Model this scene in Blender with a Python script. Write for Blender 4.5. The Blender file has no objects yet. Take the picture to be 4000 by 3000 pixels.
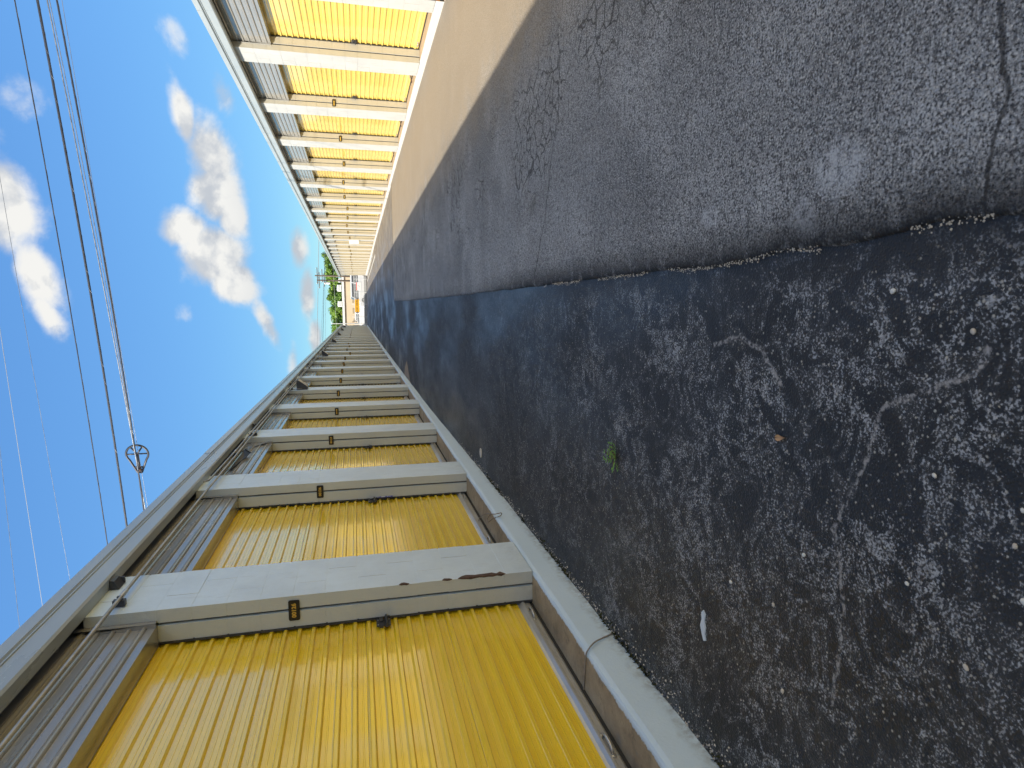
import bpy, math, random
from mathutils import Vector, Matrix, noise as mnoise
R = math.radians
SC = bpy.context.scene
COL = SC.collection
random.seed(7)

# ------------------------------------------------------------------ camera
H = 1.37                                   # eye height above the asphalt
cam = bpy.data.cameras.new("camera")
co = bpy.data.objects.new("camera", cam); COL.objects.link(co)
rt = Vector((-0.00255994, -0.23772393, -0.97132939))      # the phone was held on its side
dn = Vector((-0.99315868, -0.1127937, 0.03022269))
fw = Vector((-0.11674449, 0.96476158, -0.23580884))
co.matrix_world = Matrix(((rt.x, -dn.x, -fw.x, 0), (rt.y, -dn.y, -fw.y, 0), (rt.z, -dn.z, -fw.z, H), (0, 0, 0, 1)))
cam.sensor_width = 36.0; cam.lens = 36.0 * 2467.3 / 4000.0
cam.clip_start = 0.05; cam.clip_end = 3000
cam.dof.use_dof = True; cam.dof.focus_distance = 7.0; cam.dof.aperture_fstop = 7.0
SC.camera = co

# ------------------------------------------------------------------ light
SUN = Vector((-1.0, -0.62, 0.80)).normalized()           # towards the sun
sun_el = math.asin(SUN.z); sun_az = math.atan2(SUN.x, SUN.y)
ld = bpy.data.lights.new("sun", "SUN"); ld.energy = 2.55; ld.angle = R(0.53); ld.color = (1.0, 0.92, 0.79)
lo = bpy.data.objects.new("sun", ld); COL.objects.link(lo)
lo.rotation_euler = (-SUN).to_track_quat('-Z', 'Y').to_euler(); lo.location = SUN * 60

SC.view_settings.view_transform = 'Standard'; SC.view_settings.look = 'None'
SC.view_settings.gamma = 1.0; SC.view_settings.use_curve_mapping = False
SC.view_settings.exposure = 1.66
SC.render.engine = 'CYCLES'
SC.cycles.use_denoising = True
SC.cycles.max_bounces = 8; SC.cycles.diffuse_bounces = 4; SC.cycles.glossy_bounces = 4
SC.cycles.sample_clamp_indirect = 8.0

# ------------------------------------------------------------------ node helpers
class NT:
    def __init__(s, tree): s.t = tree
    def new(s, typ, **k):
        n = s.t.nodes.new(typ)
        for a, v in k.items(): setattr(n, a, v)
        return n
    def put(s, sock, v):
        if isinstance(v, bpy.types.NodeSocket): s.t.links.new(v, sock)
        elif v is not None:
            if hasattr(sock, 'default_value'):
                if sock.type == 'RGBA' and len(v) == 3: v = (*v, 1)
                sock.default_value = v
    def m(s, op, a, b=None, c=None, clamp=False):
        n = s.new('ShaderNodeMath', operation=op); n.use_clamp = clamp
        s.put(n.inputs[0], a); s.put(n.inputs[1], b); s.put(n.inputs[2], c)
        return n.outputs[0]
    def sep(s, v):
        n = s.new('ShaderNodeSeparateXYZ'); s.put(n.inputs[0], v); return n.outputs
    def comb(s, x, y, z):
        n = s.new('ShaderNodeCombineXYZ'); s.put(n.inputs[0], x); s.put(n.inputs[1], y); s.put(n.inputs[2], z); return n.outputs[0]
    def mapr(s, v, a, b, c=0.0, d=1.0, smooth=False):
        n = s.new('ShaderNodeMapRange'); n.clamp = True
        if smooth: n.interpolation_type = 'SMOOTHSTEP'
        s.put(n.inputs[0], v)
        for i, q in enumerate((a, b, c, d)): s.put(n.inputs[i + 1], q)
        return n.outputs[0]
    def mix(s, f, a, b, blend='MIX'):
        n = s.new('ShaderNodeMix', data_type='RGBA', blend_type=blend)
        s.put(n.inputs[0], f); s.put(n.inputs[6], a); s.put(n.inputs[7], b); return n.outputs[2]
    def noise(s, vec, scale, detail=4.0, rough=0.55, dist=0.0):
        n = s.new('ShaderNodeTexNoise'); s.put(n.inputs['Vector'], vec)
        n.inputs['Scale'].default_value = scale; n.inputs['Detail'].default_value = detail
        n.inputs['Roughness'].default_value = rough; n.inputs['Distortion'].default_value = dist
        return n.outputs['Fac']
    def voro(s, vec, scale, feature='F1', rnd=1.0):
        n = s.new('ShaderNodeTexVoronoi', feature=feature); s.put(n.inputs['Vector'], vec)
        n.inputs['Scale'].default_value = scale; n.inputs['Randomness'].default_value = rnd
        return n.outputs
    def vmul(s, v, k):
        n = s.new('ShaderNodeVectorMath', operation='MULTIPLY'); s.put(n.inputs[0], v); n.inputs[1].default_value = k; return n.outputs[0]
    def vadd(s, v, w):
        n = s.new('ShaderNodeVectorMath', operation='ADD'); s.put(n.inputs[0], v); s.put(n.inputs[1], w); return n.outputs[0]

MAT = {}
def mat(name, col=(.5, .5, .5), rough=.6, metal=0.0, spec=.5, coat=0.0, fn=None):
    m = bpy.data.materials.new(name); m.use_nodes = True
    t = NT(m.node_tree); b = m.node_tree.nodes['Principled BSDF']
    b.inputs['Base Color'].default_value = (*col, 1); b.inputs['Roughness'].default_value = rough
    b.inputs['Metallic'].default_value = metal; b.inputs['Specular IOR Level'].default_value = spec
    b.inputs['Coat Weight'].default_value = coat; b.inputs['Coat Roughness'].default_value = .08
    if fn: fn(t, b, t.new('ShaderNodeNewGeometry'))
    MAT[name] = m; return m
def bump(t, b, h, strength, dist):
    n = t.new('ShaderNodeBump'); n.inputs['Strength'].default_value = strength; n.inputs['Distance'].default_value = dist
    t.put(n.inputs['Height'], h); t.put(b.inputs['Normal'], n.outputs[0]); return n
def basic(col, var=.12, sc=3.0, fine=60.0, bs=.25, bd=.004, dirt=None):
    """plain paint or metal with mottling, fine relief and grime"""
    def f(t, b, g):
        p = g.outputs['Position']
        n = t.noise(p, sc, 5, .6); n2 = t.noise(p, fine, 3, .6)
        lo_ = tuple(c * (1 - var) for c in col); hi = tuple(min(1, c * (1 + var)) for c in col)
        c = t.mix(t.mapr(n, .3, .7), lo_, hi)
        if dirt:
            d = t.mapr(t.noise(p, 1.7, 8, .7), .56, .75, 0, dirt[0])
            c = t.mix(d, c, dirt[1])
        t.put(b.inputs['Base Color'], c)
        if bs: bump(t, b, n2, bs, bd)
    return f

# ------------------------------------------------------------------ sky
def build_world():
    w = bpy.data.worlds.new("World"); SC.world = w; w.use_nodes = True
    t = NT(w.node_tree); bg = w.node_tree.nodes['Background']
    sky = t.new('ShaderNodeTexSky', sky_type='NISHITA')
    sky.sun_disc = False; sky.sun_elevation = sun_el; sky.sun_rotation = sun_az
    sky.air_density = 1.0; sky.dust_density = 0.3; sky.ozone_density = 3.0; sky.altitude = 0
    d = t.new('ShaderNodeTexCoord').outputs['Generated']
    nv = t.new('ShaderNodeVectorMath', operation='NORMALIZE'); t.put(nv.inputs[0], d); d = nv.outputs[0]
    x, y, z = t.sep(d)
    az = t.m('MULTIPLY', t.m('ARCTAN2', x, y), 57.2958); el = t.m('MULTIPLY', t.m('ARCSINE', z), 57.2958)
    # clouds: each lump at its own azimuth and elevation (degrees), broken up by noise
    lumps = [(15.0, 12.3, 2.6, .8, 8, .95), (12.3, 10.6, 2.8, 1.8, 10, 1.12), (9.6, 10.6, 2.6, 2.0, 0, 1.15), (6.6, 13.0, 1.7, 2.0, 0, 1.05),
             (4.6, 11.2, 2.5, 2.3, 30, 1.25), (2.4, 9.9, 2.0, 1.6, 20, 1.2), (7.6, 9.6, 2.3, 1.3, 0, .95), (-1.0, 7.4, 2.3, .7, 25, .8),
             (8.0, 24.3, 4.2, 2.0, 0, 1.05), (3.0, 23.0, 3.4, 1.3, 15, .85), (-.2, 22.4, 2.6, .8, 20, .7), (20.6, 12.3, 1.7, 1.0, 30, .5),
             (-.2, 13.3, 1.3, .8, 0, .44), (5.0, 4.6, 2.2, .9, 0, .9), (1.6, 4.0, 2.6, .8, 0, .9), (-2.4, 3.5, 2.0, .6, 0, .75),
             (17.0, 9.4, 2.6, .9, 10, .62), (21.0, 21.0, 2.6, 2.0, 40, .18), (15.5, 22.0, 3.0, 1.8, 0, .34), (-4.5, 5.4, 2.0, .5, 0, .5), (13.0, 4.8, 3, .8, 0, .7)]
    sc3 = t.vmul(d, (1, 1, 1.25))
    acc = None
    for (a, e, ra, re, rot, st) in lumps:
        c, sn = math.cos(R(rot)), math.sin(R(rot))
        da = t.m('SUBTRACT', az, a); de = t.m('SUBTRACT', el, e)
        u = t.m('ADD', t.m('MULTIPLY', da, c / ra), t.m('MULTIPLY', de, sn / ra))
        v = t.m('ADD', t.m('MULTIPLY', da, -sn / re), t.m('MULTIPLY', de, c / re))
        q = t.m('ADD', t.m('MULTIPLY', u, u), t.m('MULTIPLY', v, v))
        gq = t.m('MULTIPLY', t.m('EXPONENT', t.m('MULTIPLY', q, -.8)), st)
        acc = gq if acc is None else t.m('MAXIMUM', acc, gq)
    # denser clouds added outside the view, to brighten the shaded row
    win = t.mapr(t.m('ABSOLUTE', t.m('SUBTRACT', az, 1.0)), 26, 40)
    gen = t.mapr(t.noise(t.vmul(d, (1, 1, 2.2)), 2.6, 2, .5), .40, .58)
    acc = t.m('MAXIMUM', acc, t.m('MULTIPLY', gen, win))
    f1 = t.noise(t.vadd(sc3, (3.1, 1.7, .2)), 10.0, 9, .58, .2)
    f2 = t.noise(t.vadd(sc3, (3.1 - .022, 1.7, .2 + .040)), 10.0, 5, .58, .2)
    d1 = t.m('ADD', acc, t.m('MULTIPLY', t.m('SUBTRACT', f1, .5), 1.45))
    mask = t.m('MULTIPLY', t.mapr(d1, .30, .80, 0, 1, True), t.mapr(el, 0.5, 3.0))
    core = t.mapr(d1, .7, 1.5)
    lit = t.m('ADD', t.mapr(t.m('SUBTRACT', f1, f2), -.12, .12, 0, 1, True), t.m('ADD', t.m('MULTIPLY', core, .15), t.mapr(el, 8.5, 13.5, -.28, .28)), clamp=True)
    ccol = t.mix(lit, (1.75, 1.85, 2.0), (3.0, 2.95, 2.8))
    base = sky.outputs[0]
    lum = t.sep(base)[2]
    k = t.m('DIVIDE', 1.0, t.m('ADD', 1.0, t.m('MULTIPLY', t.m('MAXIMUM', t.m('SUBTRACT', lum, 2.2), 0.0), .22)))
    blue = t.mix(1.0, base, t.comb(t.m('MULTIPLY', k, .50), t.m('MULTIPLY', k, .76), t.m('MULTIPLY', k, .93)), 'MULTIPLY')
    t.put(bg.inputs['Color'], t.mix(t.m('MULTIPLY', mask, .96), blue, ccol))
    bg.inputs['Strength'].default_value = 0.10
build_world()

# ------------------------------------------------------------------ mesh helpers
class MB:
    def __init__(s): s.v = []; s.f = []; s.mi = []
    def add(s, verts, faces, mi=0):
        o = len(s.v); s.v += [tuple(v) for v in verts]
        s.f += [tuple(i + o for i in f) for f in faces]; s.mi += [mi] * len(faces); return s
    def box(s, x0, x1, y0, y1, z0, z1, mi=0):
        return s.add([(x0, y0, z0), (x1, y0, z0), (x1, y1, z0), (x0, y1, z0), (x0, y0, z1), (x1, y0, z1), (x1, y1, z1), (x0, y1, z1)],
                     [(0, 3, 2, 1), (4, 5, 6, 7), (0, 1, 5, 4), (1, 2, 6, 5), (2, 3, 7, 6), (3, 0, 4, 7)], mi)
    def cbox(s, x0, x1, y0, y1, z0, z1, c, mi=0):
        """box with chamfered upright and level edges (12 + 8 corners)"""
        v = []; xs = (x0, x1); ys = (y0, y1); zs = (z0, z1)
        idx = {}
        for i in (0, 1):
            for j in (0, 1):
                for k in (0, 1):
                    sx, sy, sz = (1 - 2 * i), (1 - 2 * j), (1 - 2 * k)
                    for ax in range(3):
                        p = [xs[i] + sx * c, ys[j] + sy * c, zs[k] + sz * c]
                        p[ax] = (xs[i], ys[j], zs[k])[ax]
                        idx[(i, j, k, ax)] = len(v); v.append(tuple(p))
        f = []
        for i in (0, 1):
            f.append(tuple(idx[(i, a, b, 0)] for a, b in ((0, 0), (1, 0), (1, 1), (0, 1))))
            f.append(tuple(idx[(a, i, b, 1)] for a, b in ((0, 0), (1, 0), (1, 1), (0, 1))))
            f.append(tuple(idx[(a, b, i, 2)] for a, b in ((0, 0), (1, 0), (1, 1), (0, 1))))
        for i in (0, 1):
            for j in (0, 1):
                f.append((idx[(i, j, 0, 0)], idx[(i, j, 1, 0)], idx[(i, j, 1, 1)], idx[(i, j, 0, 1)]))
                f.append((idx[(i, 0, j, 0)], idx[(i, 1, j, 0)], idx[(i, 1, j, 2)], idx[(i, 0, j, 2)]))
                f.append((idx[(0, i, j, 1)], idx[(1, i, j, 1)], idx[(1, i, j, 2)], idx[(0, i, j, 2)]))
                for k in (0, 1): f.append((idx[(i, j, k, 0)], idx[(i, j, k, 1)], idx[(i, j, k, 2)]))
        return s.add(v, f, mi)
    def prism(s, poly, a0, a1, axis='z', mi=0):
        """extrude a 2-D polygon; axis z: (x,y); y: (x,z); x: (y,z)"""
        def P(p, a): return {'z': (p[0], p[1], a), 'y': (p[0], a, p[1]), 'x': (a, p[0], p[1])}[axis]
        n = len(poly)
        return s.add([P(p, a0) for p in poly] + [P(p, a1) for p in poly],
                     [tuple(range(n - 1, -1, -1)), tuple(range(n, 2 * n))] + [(i, (i + 1) % n, n + (i + 1) % n, n + i) for i in range(n)], mi)
    def tube(s, pts, r, n=8, mi=0, cap=True):
        pts = [Vector(p) for p in pts]; rs = r if isinstance(r, (list, tuple)) else [r] * len(pts)
        rings = []; up = None
        for i, p in enumerate(pts):
            d = (pts[min(i + 1, len(pts) - 1)] - pts[max(i - 1, 0)]).normalized()
            if up is None: up = d.orthogonal().normalized()
            up = (up - d * up.dot(d))
            up = up.normalized() if up.length > 1e-6 else d.orthogonal().normalized()
            sd = d.cross(up)
            rings.append([p + (up * math.cos(2 * math.pi * k / n) + sd * math.sin(2 * math.pi * k / n)) * rs[i] for k in range(n)])
        v = [q for ring in rings for q in ring]; f = []
        for i in range(len(pts) - 1):
            for k in range(n): f.append((i * n + k, i * n + (k + 1) % n, (i + 1) * n + (k + 1) % n, (i + 1) * n + k))
        if cap: f += [tuple(range(n - 1, -1, -1)), tuple(range((len(pts) - 1) * n, len(pts) * n))]
        return s.add(v, f, mi)
    def mesh(s, name, mats, smooth=False):
        me = bpy.data.meshes.new(name); me.from_pydata(s.v, [], s.f)
        for q in (mats if isinstance(mats, (list, tuple)) else [mats]): me.materials.append(MAT[q] if isinstance(q, str) else q)
        if any(s.mi): me.polygons.foreach_set('material_index', s.mi)
        if smooth: me.polygons.foreach_set('use_smooth', [True] * len(me.polygons))
        me.update(); return me
    def obj(s, name, mats, parent=None, smooth=False, loc=(0, 0, 0)):
        return place(s.mesh(name, mats, smooth), name, parent, loc)
def place(me, name, parent=None, loc=(0, 0, 0), rot=(0, 0, 0), scale=None):
    o = bpy.data.objects.new(name, me); COL.objects.link(o)
    o.location = loc; o.rotation_euler = rot
    if scale: o.scale = scale
    if parent: o.parent = parent
    return o
def tag(o, label, cat, group=None):
    o['label'] = label; o['category'] = cat
    if group: o['group'] = group
    return o
def thing(name, label, cat, loc=(0, 0, 0), rotz=0, group=None):
    o = bpy.data.objects.new(name, None); COL.objects.link(o); o.location = loc; o.rotation_euler = (0, 0, rotz)
    return tag(o, label, cat, group)
def part(name, parent, loc=(0, 0, 0)):
    o = bpy.data.objects.new(name, None); COL.objects.link(o); o.parent = parent; o.location = loc; return o
def copy_part(o, parent, loc):
    """a part with its sub-parts"""
    c = o.copy(); COL.objects.link(c); c.parent = parent; c.location = loc
    for ch in list(o.children):
        k = ch.copy(); COL.objects.link(k); k.parent = c
    return c
def struct(o): o['kind'] = 'structure'; return o
def stuff(o): o['kind'] = 'stuff'; return o
def lerp(a, b, t): return a + (b - a) * t
def pl(x, pts):
    for (a, u), (b, v) in zip(pts, pts[1:]):
        if x <= b: return u if x <= a else lerp(u, v, (x - a) / (b - a))
    return pts[-1][1]
def gz(x, y):
    """height of the asphalt"""
    l = pl(y, [(-50, -.01), (4.5, -.005), (12, .075), (34, .10), (80, .07)]); r = pl(y, [(2, -.09), (9, .07), (20, .115), (40, .12), (80, -.03)])
    return lerp(l, r, min(1, max(0, (x + 1.86) / 6.01)))
SEAM = [(-3, .19), (1, .20), (1.3, .215), (1.5, .196), (1.65, .188), (1.95, .19), (2.3, .172), (3, .185), (5.2, .185), (10, .20), (17, .24), (22.2, .31)]
def seam(y): return pl(y, SEAM) + .012 * mnoise.noise((y * 3.1, 4.2, 0)) + .006 * mnoise.noise((y * 11, 1.2, 0))

# ------------------------------------------------------------------ materials
def m_paint(col, side, blockrough=True):
    def f(t, b, g):
        p = g.outputs['Position']
        n = t.noise(p, 2.3, 6, .65); n2 = t.noise(p, 130, 3, .7); n3 = t.noise(t.vmul(p, (1, 1, .25)), 9, 6, .7)
        c = t.mix(t.mapr(n, .3, .7), tuple(q * .9 for q in col), tuple(min(1, q * 1.06) for q in col))
        nx, ny, nz = t.sep(g.outputs['Normal'])
        # jambs tinted apart from the fronts: the fall of light put into the paint
        c = t.mix(t.mapr(t.m('ABSOLUTE', ny), .6, .9), c, t.mix(t.mapr(n, .3, .7), tuple(q * .92 for q in side), side))
        streak = t.mapr(n3, .60, .78, 0, .35)
        c = t.mix(streak, c, tuple(q * .62 for q in side))
        x, y, z = t.sep(p)
        low = t.m('MULTIPLY', t.mapr(z, .35, .02), t.mapr(t.noise(p, 14, 5, .7), .45, .7, 0, .5))
        c = t.mix(low, c, (.16, .15, .12))
        t.put(b.inputs['Base Color'], c)
        h = t.m('ADD', n2, t.m('MULTIPLY', t.noise(p, 38, 4, .6), 1.2))
        bump(t, b, h, .55, .004)
    return f
mat('paint_shade', rough=.55, fn=m_paint((.66, .78, .87), (.61, .655, .65)))  # shaded and sunlit copies of one pillar paint, light put into the colours
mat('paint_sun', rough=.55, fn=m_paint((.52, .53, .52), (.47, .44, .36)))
mat('slot_dark', (.10, .10, .10), .9, fn=basic((.13, .13, .13), .5, 12, 90, .6, .006))
mat('chip_brown', (.10, .06, .045), .9, fn=basic((.10, .062, .045), .4, 20, 90, .6, .004))
def m_door(c1, c2):
  def f(t, b, g):
    p = g.outputs['Position']
    n = t.noise(p, .9, 4, .6)
    c = t.mix(t.mapr(n, .3, .7), c1, c2)
    wash = t.mapr(t.noise(t.vmul(p, (1, 1, .12)), 6, 5, .6), .55, .75, 0, .16)
    c = t.mix(wash, c, (.84, .66, .14))
    t.put(b.inputs['Base Color'], c)
    t.put(b.inputs['Roughness'], t.mapr(t.noise(p, 5, 4, .6), .3, .7, .14, .24))
    b.inputs['Coat Weight'].default_value = .8; b.inputs['Coat Roughness'].default_value = .07; b.inputs['Coat IOR'].default_value = 1.65
    bump(t, b, t.noise(p, 1.7, 2, .5), .12, .012)
  return f
mat('door_yellow', rough=.2, spec=.7, fn=m_door((.90, .63, .022), (.96, .69, .030)))
mat('door_sunlit', rough=.25, spec=.6, fn=m_door((.78, .575, .135), (.85, .64, .16)))  # paler copy of the door yellow, glare of the sun put into it
def m_header(t, b, g):
    p = g.outputs['Position']
    n = t.noise(t.vmul(p, (1, .3, 1)), 4, 5, .6)
    t.put(b.inputs['Base Color'], t.mix(t.mapr(n, .3, .7), (.27, .265, .245), (.32, .315, .295)))
    t.put(b.inputs['Roughness'], t.mapr(n, .3, .7, .20, .30))
mat('header_metal', rough=.26, spec=.8, coat=.4, fn=m_header)
def m_trim(t, b, g):
    p = g.outputs['Position']
    n = t.noise(t.vmul(p, (1, .25, 1)), 3, 6, .65)
    c = t.mix(t.mapr(n, .3, .7), (.35, .39, .405), (.42, .46, .47))
    rust = t.mapr(t.noise(t.vmul(p, (1, .4, 3)), 11, 6, .75), .66, .80, 0, .35)
    c = t.mix(rust, c, (.20, .13, .07))
    t.put(b.inputs['Base Color'], c); t.put(b.inputs['Roughness'], t.mapr(n, .3, .7, .25, .4))
mat('trim_metal', rough=.4, spec=.5, fn=m_trim)
mat('soffit_dark', rough=.8, fn=basic((.10, .085, .065), .3, 4, 40))
mat('roof_sheet', rough=.5, fn=basic((.42, .42, .40), .15, 1.5, 20))
mat('dark_metal', rough=.5, metal=.2, fn=basic((.055, .058, .065), .3, 8, 60, .15))
mat('rubber', rough=.8, fn=basic((.02, .02, .02), .3, 8, 60))
mat('galv', rough=.38, metal=.65, fn=basic((.50, .50, .48), .2, 5, 40, .1, .003))
mat('alu_bar', rough=.33, metal=.45, fn=basic((.50, .50, .48), .12, 4, 40, .1, .003))
mat('sign_black', rough=.45, fn=basic((.012, .011, .010), .3, 20, 60, .05))
mat('digit_gold', rough=.5, fn=basic((.62, .40, .07), .08, 20, 60, 0))
mat('label_white', rough=.5, fn=basic((.75, .76, .78), .06, 20, 60, 0))
mat('tag_blue', rough=.4, fn=basic((.035, .045, .35), .1, 20, 60, 0))
mat('print_grey', rough=.6, fn=basic((.22, .22, .24), .3, 30, 60, 0))
mat('conduit', rough=.42, metal=.4, fn=basic((.38, .365, .33), .25, 7, 50, .1, .003, dirt=(.5, (.18, .13, .09))))
mat('lens', rough=.3, spec=.6, fn=basic((.62, .58, .48), .15, 12, 40, .1))
mat('cord', rough=.8, fn=basic((.27, .24, .21), .2, 30, 200, .4, .002))
mat('wire_rust', rough=.6, metal=.3, fn=basic((.22, .19, .16), .3, 30, 200, .2, .002))
mat('cable_black', rough=.45, fn=basic((.030, .034, .045), .3, 6, 60, .1))
mat('cable_steel', rough=.4, metal=.5, fn=basic((.22, .24, .27), .4, 9, 60, .1))
mat('cable_pale', rough=.5, metal=.2, fn=basic((.36, .37, .38), .1, 9, 60, 0))
def m_plinth(t, b, g):
    p = g.outputs['Position']; x, y, z = t.sep(p); nx, ny, nz = t.sep(g.outputs['Normal'])
    ax = t.m('ABSOLUTE', t.m('SUBTRACT', x, 1.147))                 # distance from the alley's middle
    edge = t.m('SUBTRACT', ax, 3.007)
    ns = t.m('ADD', t.m('MULTIPLY', t.m('SUBTRACT', t.noise(p, 7, 6, .7), .5), .05), t.m('MULTIPLY', t.m('SUBTRACT', t.noise(p, 45, 4, .7), .5), .035))
    top = t.mapr(nz, .5, .75)
    painted = t.m('MAXIMUM', t.m('SUBTRACT', 1.0, top), t.mapr(t.m('ADD', edge, ns), .038, .030))
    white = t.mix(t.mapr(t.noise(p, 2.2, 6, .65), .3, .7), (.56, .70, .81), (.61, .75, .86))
    white = t.mix(t.mapr(x, 0, 1), white, (.55, .555, .53))  # separate sunlit white: dulled in the colour to offset the strong sun
    low = t.m('MULTIPLY', t.mapr(t.m('ADD', z, t.m('MULTIPLY', t.noise(p, 9, 5, .7), .12)), .13, .03), .75)
    white = t.mix(t.mapr(t.noise(p, 30, 6, .75), .68, .76, 0, .4), white, (.25, .23, .20))
    white = t.mix(t.m('MULTIPLY', low, t.mapr(t.noise(p, 20, 5, .7), .4, .62)), white, (.13, .11, .085))
    raw = t.mix(t.mapr(t.noise(p, 3.5, 8, .7), .32, .68), (.20, .16, .11), (.46, .375, .25))
    raw = t.mix(t.mapr(t.noise(p, 11, 8, .75), .54, .70, 0, .7), raw, (.075, .066, .052))
    raw = t.mix(t.mapr(x, 0, 1), raw, t.mix(t.mapr(t.noise(p, 3.5, 5, .7), .32, .68), (.36, .27, .18), (.46, .36, .25)))  # sunlit sills lighter: the sun on them put into the concrete colour
    raw = t.mix(t.mapr(t.noise(p, 2.9, 3, .6), .66, .72, 0, .6), raw, (.08, .17, .24))
    t.put(b.inputs['Base Color'], t.mix(painted, raw, white))
    bump(t, b, t.m('ADD', t.noise(p, 60, 5, .7), t.m('MULTIPLY', painted, .8)), .5, .006)
mat('plinth', rough=.65, fn=m_plinth)

def cracks(t, p, x, y):
    """hand-placed cracks (metres on the ground) as a 0..1 mask"""
    wn = t.new('ShaderNodeTexNoise'); t.put(wn.inputs['Vector'], p); wn.inputs['Scale'].default_value = 10; wn.inputs['Detail'].default_value = 5; wn.inputs['Roughness'].default_value = .68
    wc = t.sep(wn.outputs['Color']); n0 = t.m('SUBTRACT', wc[0], .5); n1 = t.m('SUBTRACT', wc[1], .5)
    def line(pts, w, wob):
        acc = None
        wx = t.m('ADD', x, t.m('MULTIPLY', n0, wob)); wy = t.m('ADD', y, t.m('MULTIPLY', n1, wob))
        for (ax, ay), (bx, by) in zip(pts, pts[1:]):
            dx, dy = bx - ax, by - ay; L2 = dx * dx + dy * dy
            u = t.m('ADD', t.m('MULTIPLY', t.m('SUBTRACT', wx, ax), dx / L2), t.m('MULTIPLY', t.m('SUBTRACT', wy, ay), dy / L2), clamp=True)
            ex = t.m('SUBTRACT', wx, t.m('ADD', t.m('MULTIPLY', u, dx), ax)); ey = t.m('SUBTRACT', wy, t.m('ADD', t.m('MULTIPLY', u, dy), ay))
            dd = t.m('SQRT', t.m('ADD', t.m('MULTIPLY', ex, ex), t.m('MULTIPLY', ey, ey)))
            acc = dd if acc is None else t.m('MINIMUM', acc, dd)
        return t.mapr(acc, w * .4, w, 1, 0)
    return line
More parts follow.
